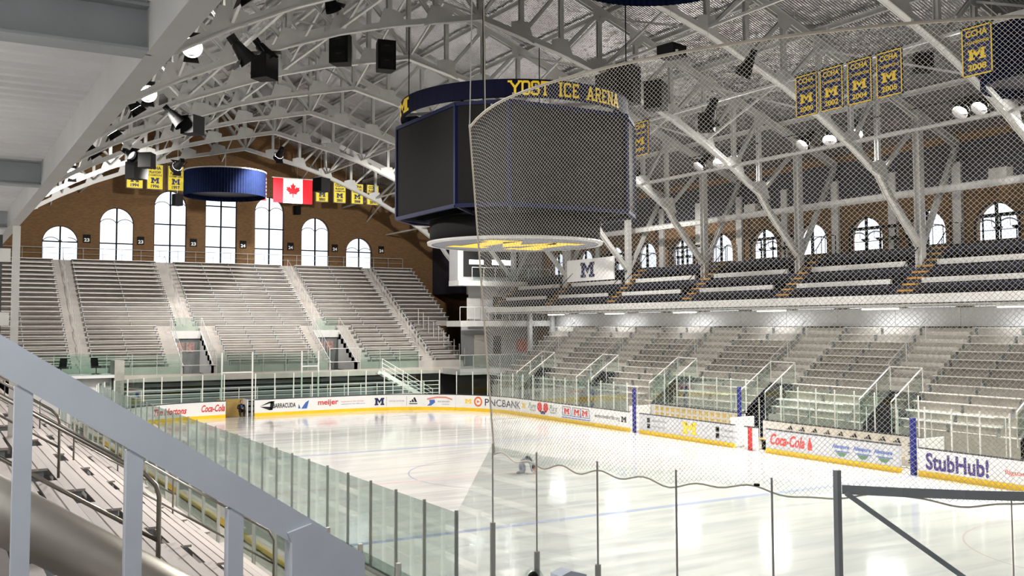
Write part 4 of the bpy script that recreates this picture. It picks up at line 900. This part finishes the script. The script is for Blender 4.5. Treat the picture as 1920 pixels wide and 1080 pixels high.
BW = lambda yr: [('CCHA', .07, .20, .72), ('CHAMPIONS', .29, .36, .8), ('M', .46, .68, .6), (yr, .76, .89, .62)]
for (px, x, yr) in ((1512, 31, '2000'), (1559, 31, '2002'), (1612, 31, '2004'), (1668, 31, '2005'), (1834, 31, '2008')):
    p = back(px, 150, X=31)
    banner((31, p.y, 16.45), (0, -1, 0), 1.15, 1.72, 'ink_navy', 'maize', 'maize', BW(yr), 'navy league banner dated %s hanging behind the netting' % yr, 'navy league banners on the right')
p = back(1198, 235, X=31); banner((31, p.y, 16.45), (0, -1, 0), 1.6, 1.72, 'ink_navy', 'maize', 'maize', BW('1997'), 'navy league banner dated 1997 just right of the scoreboard', 'navy league banners on the right')
# Canadian flag
r = tag(empty('national_flag', (22.4, 74, 0)), 'red and white flag with maple leaf under the far truss', 'flag')
w, z0, z1 = 3.1, 15.55, 17.45
MB().box(0, .78, -.01, .01, z0, z1).build('red_band', 'flag_red', r); MB().box(2.32, 3.1, -.01, .01, z0, z1).build('red_band', 'flag_red', r); MB().box(.78, 2.32, -.01, .01, z0, z1).build('white_field', 'flag_white', r)
leaf = [(0, 1), (.12, .72), (.28, .78), (.2, .34), (.42, .58), (.5, .48), (.74, .54), (.66, .3), (.78, .22), (.4, -.1), (.46, -.26), (.06, -.2), (.05, -.62), (-.05, -.62), (-.06, -.2), (-.46, -.26), (-.4, -.1), (-.78, .22), (-.66, .3), (-.74, .54), (-.5, .48), (-.42, .58), (-.2, .34), (-.28, .78), (-.12, .72)]
L = MB(); ctr = (1.55, -.02, 16.5)
L.add([ctr]+[(1.55+a*.72, -.02, 16.42+b*.72) for a, b in leaf], [(0, i+1, (i+1) % len(leaf)+1) for i in range(len(leaf))]); L.build('maple_leaf', 'flag_red', r)
MB().bar((-.1, 0, z1+.03), (3.2, 0, z1+.03), .05, .05).build('hanging_rod', 'steel', r)
r = tag(empty('striped_flag', (19.7, 74.6, 0)), 'red and white striped flag half hidden behind the navy drum', 'flag')
for i in range(13):
    z = 15.7+i*.145; MB().box(0, 2.35, -.01, .01, z, z+.145).build('stripe', 'flag_white' if i % 2 else 'flag_red', r)
MB().box(0, 1.0, -.03, -.012, 16.57, 17.58).build('canton', 'ink_navy', r)
# ------------------------------------------------------------------ loudspeakers and floodlights
def speaker(p, w, d_, h, rz, label, tall=True):
    r = tag(empty('loudspeaker', p, rz), label, 'loudspeaker')
    MB().prism([(-w/2, -d_/2, -h/2), (w/2, -d_/2, -h/2), (w/2*.8, d_/2, -h/2), (-w/2*.8, d_/2, -h/2)], (0, 0, 1), h).build('cabinet', 'black', r)
    if tall:
        for z in (-.28*h, .22*h): MB().box(-w*.36, w*.36, -d_/2-.02, -d_/2-.001, z-h*.16, z+h*.16).build('grille', 'black_screen', r)
        for z in (-.28*h, .22*h): MB().box(-w*.14, w*.14, -d_/2-.04, -d_/2-.021, z+h*.06, z+h*.1).build('horn_slot', 'dark_gap', r)
    if roofz(p[0]) > p[2]+h/2: MB().tube([(0, 0, h/2), (0, 0, roofz(p[0])-p[2])], .009, 4).build('hanger', 'steel', r)
p = back(640, 93, Y=43.2); speaker(p, .92, .8, 1.42, R(-40), 'tall black two box loudspeaker left of the scoreboard, nearer the left')
p = back(722, 106, Y=43.2); speaker(p, .88, .8, 1.42, R(-10), 'tall black two box loudspeaker next to the scoreboard ring')
for px, py, Y, w, h, rz, l in ((1168, 160, 37.3, 1.3, 1.8, 20, 'large black box loudspeaker at the right end of the name ring'), (1140, 160, 37.3, 1.0, 1.0, 10, 'squat black box tucked behind the name ring lettering'), (1229, 180, 36.0, 1.0, 1.3, 35, 'black box loudspeaker right of the ring cluster'),
                             (1258, 97, 29.0, .9, .45, 15, 'flat black loudspeaker just below the net rope'), (495, 128, 36, .8, .85, 40, 'tilted black loudspeaker box in the upper left trusses'), (360, 235, 44, .8, .8, 40, 'tilted black loudspeaker box above the yellow banners'),
                             (255, 320, 60, 1.0, 1.0, 30, 'black loudspeaker box in front of the leftmost yellow banner'), (275, 301, 56, .8, .8, 60, 'black loudspeaker box hung left of the drum'), (602, 347, 62, .9, .9, 30, 'black loudspeaker covering the corner of the 2003 banner'),
                             (1730, 118, 27, .8, .75, 50, 'black round backed loudspeaker right of the 2005 banner'), (1325, 230, 31, .7, .75, 40, 'black loudspeaker hanging below the roof strut'), (332, 375, 70, .6, .8, 20, 'small black speaker on the third far window'), (557, 394, 84.6, .5, .8, 20, 'small black speaker on the far wall by the fifth window')):
    speaker(back(px, py, Y=Y), w, w*.9, h, R(rz), l, False)
fl0 = empty('floodlight')
MB().lathe([(.10, .42), (.17, .36), (.22, .1), (.28, -.1), (.34, -.36)], n=20, caps=False).build('housing', 'black', fl0, True)
MB().lathe([(.0, -.06), (.26, -.07), (.275, -.08)], n=20, caps=False).build('lens', 'lens_on', fl0)
m = MB(); m.tube([(-.34, 0, 0), (-.34, 0, .55), (.34, 0, .55), (.34, 0, 0)], .02, 6); m.build('yoke', 'black', fl0)
MB().prism([(-.2, .25, -.12), (.2, .25, -.12), (.26, .5, -.3), (-.26, .5, -.3)], (0, 0, 1), .01).build('barn_door', 'black', fl0)
MB().prism([(-.2, -.25, -.12), (.2, -.25, -.12), (.26, -.5, -.3), (-.26, -.5, -.3)], (0, 0, 1), .01).build('barn_door', 'black', fl0)
MB().box(-.12, .12, -.12, .12, .42, .7).build('ballast_box', 'black', fl0)
dark_lens = [c for c in fl0.children if c.name.startswith('lens')][0].data.copy(); dark_lens.materials[0] = M['lens_glass']
first = True; fi = 0
def flood(p, target, energy, label, cone=142):
    global first, fi
    o = fl0 if first else copy_tree(fl0); first = False; fi += 1
    if o is not fl0:
        for c in list(o.children):
            if c.name.startswith(('lamp', 'hanger')): bpy.data.objects.remove(c)
    d = (Vector(target)-Vector(p)).normalized(); o.location = p; e = (-d).to_track_quat('Z', 'Y').to_euler()
    for c in o.children: c.rotation_euler = e
    tag(o, label, 'floodlight', 'floodlights over the ice')
    if energy <= 0:
        for c in o.children:
            if c.name.startswith('lens'): c.data = dark_lens
        return o
    L = bpy.data.lights.new('lamp', 'SPOT'); L.energy = energy; L.spot_size = R(cone); L.spot_blend = .6; L.shadow_soft_size = .25; L.color = (1, .955, .90)
    lo_ = bpy.data.objects.new('lamp', L); COL.objects.link(lo_); lo_.parent = o; lo_.location = d*.42; lo_.rotation_euler = e
    return o
def hang(o, top):
    MB().tube([(0, 0, .3), (0, 0, top-o.location.z)], .009, 4).build('hanger', 'steel', o)
ZL = 15.4
for i, y in enumerate((19.4, 27, 33.5, 41.2, 44, 50.2, 56.5, 65.5)):
    x = 7.3
    tgt = (0.2, 1.0, 7.0) if y in (33.5, 41.2, 65.5) else (19, y+1, 0)
    tgt = (4, 2, 3) if y in (33.5, 41.2, 65.5) else tgt
    hang(flood((x, y, ZL+.1), tgt, LAMP, 'black floodlight along the left balcony edge, %s from the near end' % NTH[i]), roofz(x))
for i, y in enumerate((17.5, 20.5, 25.4, 26.3, 32.0, 33.6, 35.2, 40.2, 41.5, 43.0, 49.2, 57.4, 64.5)):
    hang(flood((38.0, y, ZL), (22, y+.5, 0) if y not in (32.0, 33.6, 40.2, 41.5) else (27, y-7, 0), LAMP, 'black floodlight on the right lighting bar, %s from the near end' % NTH[i]), roofz(38.0))
for y, ya in ((26, 'near'), (33.6, 'middle'), (41.5, 'far')):
    tag(MB().tube([(38, y-3, ZL+.42), (38, y+3, ZL+.42)], .03, 6).build('lighting_bar', 'black'), '%s black lighting bar hung from the right haunches' % ya, 'bar')
for i, (px, py, Y) in enumerate(((455, 100, 33), (497, 100, 36), (330, 222, 44), (245, 290, 58), (620, 5, 38), (1400, 125, 28), (1330, 215, 30))):
    p = back(px, py, Y=Y); hang(flood(p, (21.4, 36+random.uniform(-6, 6), 0), 0, ['black theatre lamp with flared hood in the upper left trusses', 'black lamp above the tilted box in the upper left', 'black flared lamp above the yellow banners', 'black flared lamp beside the box left of the drum', 'lamp with pale clamp at the top of the picture', 'black lamp on the right truss above the 2000 banner', 'black lamp on the loudspeaker below the roof strut'][i]), roofz(p.x))
for i, (x, y, tx, ty, tz_) in enumerate(((12, 58, 8, 80, 8), (30, 58, 30, 80, 8), (20.5, 66.4, 20, 80, 8), (35.5, 20, 42, 24, 3), (35.5, 50, 42, 51, 3))):  # extra lamps added to brighten the far and right stands
    hang(flood((x, y, 17.9 if i == 2 else 15.3), (tx, ty, tz_), LAMP*(3.5 if i < 3 else 1.5), 'added black floodlight aimed at the seats, %s from the near left' % NTH[i], 84 if i < 3 else 120), roofz(x))
for i, y in enumerate((4.6, 2.2, -1, -4.5)):  # unseen tubes added to light the near railing and left stand
    r = tag(empty('tube_light', (.2, y, 8.2)), 'added bare fluorescent tube light under the left balcony, %s from the first visible beam' % NTH[i], 'light', 'added tube lights under the left balcony')
    MB().box(-.75, .75, -.1, .1, .04, .1).build('housing', 'white_paint', r); MB().tube([(-.7, 0, .0), (.7, 0, .0)], .03, 8).build('tube', 'tube_on', r); MB().bar((-.5, 0, .1), (-.5, 0, .46), .03, .03).build('bracket', 'white_paint', r); MB().bar((.5, 0, .1), (.5, 0, .46), .03, .03).build('bracket', 'white_paint', r)
    L = bpy.data.lights.new('lamp', 'AREA'); L.shape = 'RECTANGLE'; L.size = 1.4; L.size_y = .15; L.energy = 75; L.color = (.95, .97, 1)
    o = bpy.data.objects.new('lamp', L); COL.objects.link(o); o.parent = r; o.location = (0, 0, -.05)
for i in range(9):  # unseen fill lights added to brighten the balcony underside and pipe
    y = 3+4.6*i; r = tag(empty('fill_wall_light', (WL+.1, y, 7.0)), 'added round fill light on the left wall under the balcony, %s from the camera' % NTH[i], 'light', 'added fill lights on the left wall')
    MB().box(-.09, 0, -.15, .15, -.15, .15).build('base', 'white_paint', r); MB().lathe([(.0, -.12), (.1, -.08), (.13, 0), (.1, .08), (.0, .12)], (.06, 0, 0), 14, False).build('globe', 'tube_on', r, True)
    L = bpy.data.lights.new('lamp', 'POINT'); L.energy = 100; L.shadow_soft_size = .14; L.color = (1, .97, .94)
    o = bpy.data.objects.new('lamp', L); COL.objects.link(o); o.parent = r; o.location = (.3, 0, 0)
for i in range(6):
    y = 26.9+7.72*i; r = tag(empty('tube_light', (42.6, y, 6.9)), 'fluorescent tube light under the right balcony, %s bay from the near end' % NTH[i], 'light', 'tube lights under the right balcony')
    MB().box(-.1, .1, -1.2, 1.2, .03, .1).build('housing', 'white_paint', r); MB().tube([(0, -1.15, .0), (0, 1.15, .0)], .03, 8).build('tube', 'tube_on', r)
    L = bpy.data.lights.new('lamp', 'AREA'); L.shape = 'RECTANGLE'; L.size = .15; L.size_y = 2.2; L.energy = 110; L.color = (.95, .97, 1)
    o = bpy.data.objects.new('lamp', L); COL.objects.link(o); o.parent = r; o.location = (0, 0, -.05)
# ------------------------------------------------------------------ left balcony overhead, its column and left stand
lb = tag(empty('overhead_balcony'), 'underside of the left balcony with grey beams and ribbed deck above the camera', 'balcony')
XB = 1.545
MB().bar((XB-.10, YN+.2, 8.45), (XB-.10, 70, 8.45), .18, .42).build('edge_beam', 'steel', lb)
for y in (-.2, 7.75, 16.0, 23.3, 30.9, 38.7, 46.4, 54.1, 61.8): MB().ibar((WL+.02, y, 8.42), (XB-.15, y, 8.42), .26, .36, t=.022).build('cross_beam', 'deck_steel', lb)
m = MB(); y = YN+.2
while y < 69.8:                                   # trapezoid ribs running across
    m.prism([(WL+.02, y, 8.66), (WL+.02, y+.05, 8.60), (WL+.02, y+.16, 8.60), (WL+.02, y+.21, 8.66), (WL+.02, y+.30, 8.66), (WL+.02, y+.30, 8.70), (WL+.02, y, 8.70)], (1, 0, 0), XB-WL-.1); y += .3
m.build('ribbed_deck', 'wall_white', lb)
MB().bar((XB-.05, 22.6, -.06), (XB-.05, 22.6, 8.24), .14, .14).build('column', 'white_paint', lb)
for z, yy in ((7.55, 23.4), (6.2, 23.4)): MB().box(WL+.02, XB-.1, yy, yy+.2, z, z+.28).build('side_deck_beam', 'white_paint', lb)
MB().box(WL+.02, XB-.2, 24.4, 24.5, 5.0, 8.2).build('side_deck_back', 'dark_concrete', lb)
# left lower stand
NL, RUNL, RISEL = 12, .56, .361
def zl(x): return 4.0-.645*(x-1.72)
ls = tag(empty('bleacher_stand'), 'stepped aluminium stand at the lower left beside the stainless handrails', 'stand')
m = MB()
for k in range(NL):
    x1 = 6.2-RUNL*k; x0 = x1-RUNL if k < NL-1 else WL+.02; z = 1.1+RISEL*k-.38
    m.box(x0, x1, YN+.2, 62, z-RISEL-.05 if k else -.05, z)
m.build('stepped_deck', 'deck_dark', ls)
LA = [(8.4, 9.6), (16.0, 17.2), (24.0, 25.2), (32, 33.2), (40, 41.2), (48, 49.2)]
prev = 2.0; k2 = 0
for j, (a, b_) in enumerate(LA+[(60, 60)]):
    for k in range(NL-2):
        L_ = a-prev-.1
        key = (round(L_, 2), 'l')
        if key in cache: r = copy_tree(cache[key])
        else: r = bench(L_, 'plank', axis='y', seat_d=.29, h=.34); cache[key] = r
        r.location = (6.2-RUNL*k-.2, prev, 1.1+RISEL*k-.38); tag(r, '%s bench up in the left stand, %s block from the camera' % (ORD[k], NTH[j]), 'bench', 'benches of the left stand')
    m = MB()
    if j < 6:
        for k in range(NL-1): m.box(6.2-RUNL*(k+1)+.01, 6.2-RUNL*(k+1)+.28, a+.05, b_-.05, 1.1+RISEL*k-.38, 1.1+RISEL*k-.38+RISEL/2)
        m.build('aisle_steps', 'deck_alu', ls)
    prev = b_+.1
for j, (a, b_) in enumerate(LA):
    y = a+.6; m = MB()
    def hr(x0, x1): 
        return [(x0, y, zl(x0)+.85), (x1-.12, y, zl(x1-.12)+.86), (x1-.03, y, zl(x1)+.84), (x1, y, zl(x1)+.74), (x1, y, zl(x1)-.1)]
    m.tube(hr(-.6, 1.75), .021, 10); m.tube([(-.6, y, zl(-.6)+.36), (1.75, y, zl(1.75)+.36)], .019, 10)
    m.tube([(-.3, y, zl(-.3)-.1), (-.3, y, zl(-.3)+.85)], .02, 8)
    m.tube([(2.9, y, zl(2.9)-.1), (2.9, y, zl(2.9)+.74), (3.0, y, zl(3.0)+.85), (5.0, y, zl(5.0)+.86), (5.1, y, zl(5.1)+.75), (5.1, y, zl(5.1)-.1)], .021, 10)
    m.tube([(2.9, y, zl(2.9)+.36), (5.1, y, zl(5.1)+.36)], .019, 8)
    tag(m.build('stainless_handrail', 'stainless', smooth=True), 'stainless pipe handrail in the left stand, %s aisle from the camera' % NTH[j], 'railing', 'stainless handrails of the left stand')
# glass guard with white posts at the foot of the left stand
gi = 0; y = 6.5
while y < 60:
    r = tag(empty('glass_guard'), '%s guard panel with white post at the foot of the left stand' % NTH[gi], 'guard', 'glass guards by the left walkway')
    MB().bar((6.45, y, 0), (6.45, y, 2.45), .07, .07).build('post', 'white_paint', r)
    if gi % 4 != 3: MB().box(6.44, 6.455, y+.08, y+1.52, .9, 2.35).build('pane', 'glass_green', r)
    y += 1.6; gi += 1
# ------------------------------------------------------------------ near grey tube rail, big round pipe
tr_ = tag(empty('tube_railing'), 'thick grey painted box tube railing sloping down across the lower left corner', 'railing')
YT = 3.2
def tz(x): return 6.115-.665*(x-.18)
MB().bar((-1.2, YT, tz(-1.2)), (1.13, YT, tz(1.13)), .055, .094, (0, 0, 1)).build('top_tube', 'rail_grey', tr_)
# mitred end and corner post
MB().prism([back(px, py, Y=YT-.04) for px, py in ((585, 982), (632, 1008), (684, 1040), (684, 1500), (548, 1500), (548, 1018), (540, 1000))], (0, 1, 0), .08).build('corner_post', 'rail_grey', tr_)
for px in (40, 250, 440):
    p = back(px, 900, Y=YT); MB().bar((p.x, YT, 3.9), (p.x, YT, tz(p.x)-.05), .048, .048).build('post', 'rail_grey', tr_)
for px in (40, 250, 440):
    p = back(px, 900, Y=YT)
pb = MB(); p = back(1066, 1071, Y=2.7)
pb.prism([(p.x-.05, p.y-.03, p.z-.3), (p.x+.05, p.y-.03, p.z-.3), (p.x+.05, p.y-.03, p.z-.01), (p.x-.01, p.y-.03, p.z+.008), (p.x-.05, p.y-.03, p.z-.004)], (0, 1, 0), .06)
pb.box(p.x-.03, p.x+.03, p.y-.02, p.y+.02, 3.6, p.z-.3)
tag(pb.build('post_top', 'rail_grey'), 'grey post top just showing at the bottom edge of the picture', 'post')
m = MB(); m.tube([(-1.6, 3.95, 5.55+.645*1.83), (.23, 3.95, 5.55), (1.9, 3.95, 5.55-.66*1.67)], .105, 28)
tag(m.build('round_pipe', 'pipe_metal', smooth=True), 'fat dull metal pipe sloping across the bottom left corner', 'pipe')
# floor slab the railing stands on
lp = MB()
tag(lp.box(-1.9, 2.6, 1.9, 4.4, 3.55, 3.6).build('landing', 'concrete'), 'concrete landing under the grey tube railing', 'landing')
# ------------------------------------------------------------------ netting
def NS(u, v):                                     # u metres along the glass, v 0..1 upward
    p = pp(s14+max(u, 0), 0, -.03); zb = 4.07+.03*math.sin(u*3.1)+.02*math.sin(u*7.7)
    zt = 9.92-.28*math.exp(-max(u, 0)/.35)
    x, y = p.x, p.y+.85*v*math.exp(-max(u, 0)/1.2)
    bul = .10*math.sin(math.pi*v)*math.sin(u*.9)
    return (x-bul, y-bul*.5, zb+(zt-zb)*v)
UL, HN, PT = 11.6, 5.95, .034
mb = MB(); n_v = int(HN/PT)
def seg(a, b):
    a = Vector(a); b = Vector(b); d = (b-a).normalized(); q = d.cross(Vector((.5, .8, .1))).normalized(); w = d.cross(q); r_ = .0026
    o = len(mb.v)
    for c in (a, b):
        for t in (0, 2.094, 4.189): mb.v.append(tuple(c+q*math.cos(t)*r_+w*math.sin(t)*r_))
    for k in range(3): mb.f.append((o+k, o+(k+1) % 3, o+(k+1) % 3+3, o+k+3))
nu = int(UL/PT)
grid = [[NS(i*PT, j/n_v) for j in range(n_v+1)] for i in range(nu+1)]
for i in range(nu):
    for j in range(n_v):
        if (i+j) % 2 == 0: seg(grid[i][j], grid[i+1][j+1])
        else: seg(grid[i+1][j], grid[i][j+1])
nt = tag(empty('protective_net'), 'tall white protective netting hanging above the near corner glass', 'netting')
mb.build('mesh', 'net_cord', nt)
MB().tube([NS(i*.15, 1) for i in range(int(UL/.15))], .022, 6).build('top_rope', 'rope', nt)
MB().tube([NS(0, j/60) for j in range(61)], .016, 6).build('edge_rope', 'rope', nt)
MB().tube([Vector(NS(i*.1, 0))+Vector((-.02, 0, -.02+.05*math.sin(i*.61)*math.sin(i*.23))) for i in range(int(UL/.1))], .012, 5).build('bottom_rope', 'rope', nt)
m = MB()
for i in range(0, 24): 
    q = Vector(NS(i*.5, 1)); m.tube([q, q+Vector((0, 0, .05))], .02, 5)
m.build('rope_clip', 'flag_white', nt)
p = Vector(NS(0, 1)); q = back(885, 0, Y=p.y); tag(MB().tube([p, q+(q-p)*.9], .011, 5).build('support_wire', 'flag_white'), 'thin white wire rising from the corner of the net', 'wire')
p = Vector(NS(.35, 1)); q = back(907, 0, Y=p.y+.2); tag(MB().tube([p, q+(q-p)*.9], .012, 5).build('support_wire', 'rope'), 'second wire with a knot rising from the net rope', 'wire')
# puck caught in the net foot
p = back(1419, 911, X=None, Y=9.38); tag(MB().lathe([(.0, 0), (.038, 0), (.038, .026), (.0, .026)], p, 20, False).build('hockey_puck', 'black'), 'black puck lying in the foot of the netting', 'puck')
# clear dome with black centre at the foot of the second sleeve post
p = back(1000, 1078, Y=12.9); r = tag(empty('clear_dome', p), 'clear round dome with black insert at the bottom edge of the picture', 'dome')
MB().lathe([(.16, -.1), (.15, 0), (.11, .06), (.05, .09), (.0, .1)], n=20, caps=False).build('cover', 'glass', r, True); MB().lathe([(.09, -.12), (.08, .0), (.03, .05), (.0, .055)], n=16, caps=False).build('insert', 'black', r, True)
# ------------------------------------------------------------------ people
def skin_body(name, pts, edges, m, parent, lv=2):
    me = bpy.data.meshes.new(name); me.from_pydata([p[:3] for p in pts], edges, []); me.materials.append(M[m])
    o = bpy.data.objects.new(name, me); COL.objects.link(o); o.parent = parent
    sk = o.modifiers.new('skin', 'SKIN'); sk.use_smooth_shade = True
    for i, p in enumerate(pts):
        v = me.skin_vertices[0].data[i]; r_ = p[3]; v.radius = (r_, p[4] if len(p) > 4 else r_); v.use_root = (i == 0)
    ss = o.modifiers.new('sub', 'SUBSURF'); ss.levels = lv; ss.render_levels = lv
    return o
def head(parent, c, fwd, hair='hair'):
    c = Vector(c); e = empty('head_pivot'); bpy.data.objects.remove(e)
    hd = MB().lathe([(.0, -.12), (.045, -.115), (.06, -.08), (.075, -.02), (.08, .03), (.07, .08), (.04, .112), (.0, .12)], (0, 0, 0), 16, False)
    a = math.atan2(fwd[1], fwd[0])
    def rot(v): x, y, z = v; return (c.x+x*math.cos(a)-y*math.sin(a), c.y+x*math.sin(a)+y*math.cos(a), c.z+z)
    hd.v = [(x*1.15, y, z) for x, y, z in hd.v]
    hd.add([(.088, -.012, -.03), (.088, .012, -.03), (.115, 0, -.025), (.088, 0, .02)], [(0, 1, 2), (0, 2, 3), (1, 3, 2)])
    for s_ in (-1, 1): hd.box(-.015, .02, s_*.085-.008, s_*.085+.008, -.03, .03)
    hd.v = [rot(v) for v in hd.v]; hd.build('face', 'skin', parent, True)
    ey = MB()
    for s_ in (-1, 1): ey.box(.078, .088, s_*.03-.01, s_*.03+.01, .008, .018)
    ey.box(.078, .088, -.022, .022, -.066, -.058); ey.v = [rot(v) for v in ey.v]; ey.build('eyes_and_mouth', 'black', parent)
    hr_ = MB().lathe([(.088, -.03), (.094, .03), (.085, .085), (.05, .125), (.0, .135)], (0, 0, 0), 16, False)
    hr_.v = [rot((x*1.12-.022, y, z)) for x, y, z in hr_.v]; hr_.build('hair', hair, parent, True)
# seated spectator in the gateway, facing the ice (-y)
pr = tag(empty('person', (18.37, 67.55, 0)), 'person in dark coat and blue shirt crouched in the open far gateway', 'person')
pts = [(0, 0, .34, .15, .13), (0, -.02, .55, .15, .11), (0, -.06, .72, .16, .10), (0, -.08, .80, .06), (0, -.1, .86, .045),
       (.09, -.02, .34, .10), (.14, -.36, .46, .085), (.13, -.30, .10, .06), (.13, -.42, .0, .045),
       (-.09, -.02, .34, .10), (-.14, -.36, .46, .085), (-.13, -.30, .10, .06), (-.13, -.42, .0, .045),
       (.2, -.07, .74, .07), (.25, -.14, .52, .055), (.06, -.36, .56, .04), (-.2, -.07, .74, .07), (-.25, -.14, .52, .055), (-.05, -.36, .56, .04)]
ed = [(0, 1), (1, 2), (2, 3), (3, 4), (0, 5), (5, 6), (6, 7), (7, 8), (0, 9), (9, 10), (10, 11), (11, 12), (2, 13), (13, 14), (14, 15), (2, 16), (16, 17), (17, 18)]
skin_body('body', pts, ed, 'coat', pr)
def hand(parent, c, d, side=1):
    c = Vector(c); d = Vector(d).normalized(); s_ = d.cross(Vector((0, 0, 1))).normalized()*side
    P_ = [(*c, .024), (*(c+d*.06), .03, .018)]; E_ = [(0, 1)]
    for i, L_ in enumerate((.07, .08, .075, .06)):
        b0 = c+d*.08+s_*(.03-.02*i); b1 = b0+d*L_*.6+Vector((0, 0, -.01)); b2 = b1+d*L_*.3+Vector((0, 0, -.025)); n0 = len(P_)
        P_ += [(*b0, .010), (*b1, .009), (*b2, .008)]; E_ += [(1, n0), (n0, n0+1), (n0+1, n0+2)]
    b0 = c+d*.03+s_*.035; b1 = b0+s_*.03+d*.03; n0 = len(P_); P_ += [(*b0, .011), (*b1, .009)]; E_ += [(0, n0), (n0, n0+1)]
    skin_body('hand', P_, E_, 'skin', parent, 1)
hand(pr, (.05, -.38, .57), (-.6, -.8, -.1), 1); hand(pr, (-.05, -.38, .57), (.6, -.8, -.1), -1)
MB().prism([(-.06, -.175, .78), (.06, -.175, .78), (.05, -.19, .55), (-.05, -.19, .55)], (0, -1, 0), .02).build('shirt', 'shirt_blue', pr)
head(pr, (0, -.13, .97), (0.1, -1, 0))

# figure bent low on centre ice: hands and knees, head down to the right
pr = tag(empty('person', (21.44, 35.4, 0), yaw*-1), 'person in grey clothes and dark top bending low on the ice at centre', 'person')
pts = [(-.08, 0, .50, .15, .13), (.06, 0, .60, .15, .13), (.2, 0, .52, .14, .11), (.28, 0, .40, .06), (.32, 0, .32, .05),
       (-.12, -.09, .46, .11), (-.02, -.13, .16, .085), (-.22, -.13, .08, .06), (-.36, -.13, .05, .045),
       (-.12, .09, .46, .11), (-.2, .14, .22, .085), (-.12, .14, .07, .06), (.02, .14, .04, .045),
       (.22, -.16, .47, .06), (.24, -.2, .27, .05), (.3, -.17, .10, .04), (.22, .16, .47, .06), (.27, .2, .27, .05), (.36, .17, .10, .04)]
skin_body('body', pts, ed, 'grey_cloth', pr)
skin_body('jacket', [(-.0, 0, .60, .165, .14), (.1, 0, .62, .17, .15), (.21, 0, .53, .16, .125), (.26, 0, .44, .09)], [(0, 1), (1, 2), (2, 3)], 'dark_green', pr)
hand(pr, (.31, -.17, .08), (1, 0, -.35), 1); hand(pr, (.37, .17, .08), (1, 0, -.35), -1)
head(pr, (.37, 0, .24), (.9, 0, -.4))
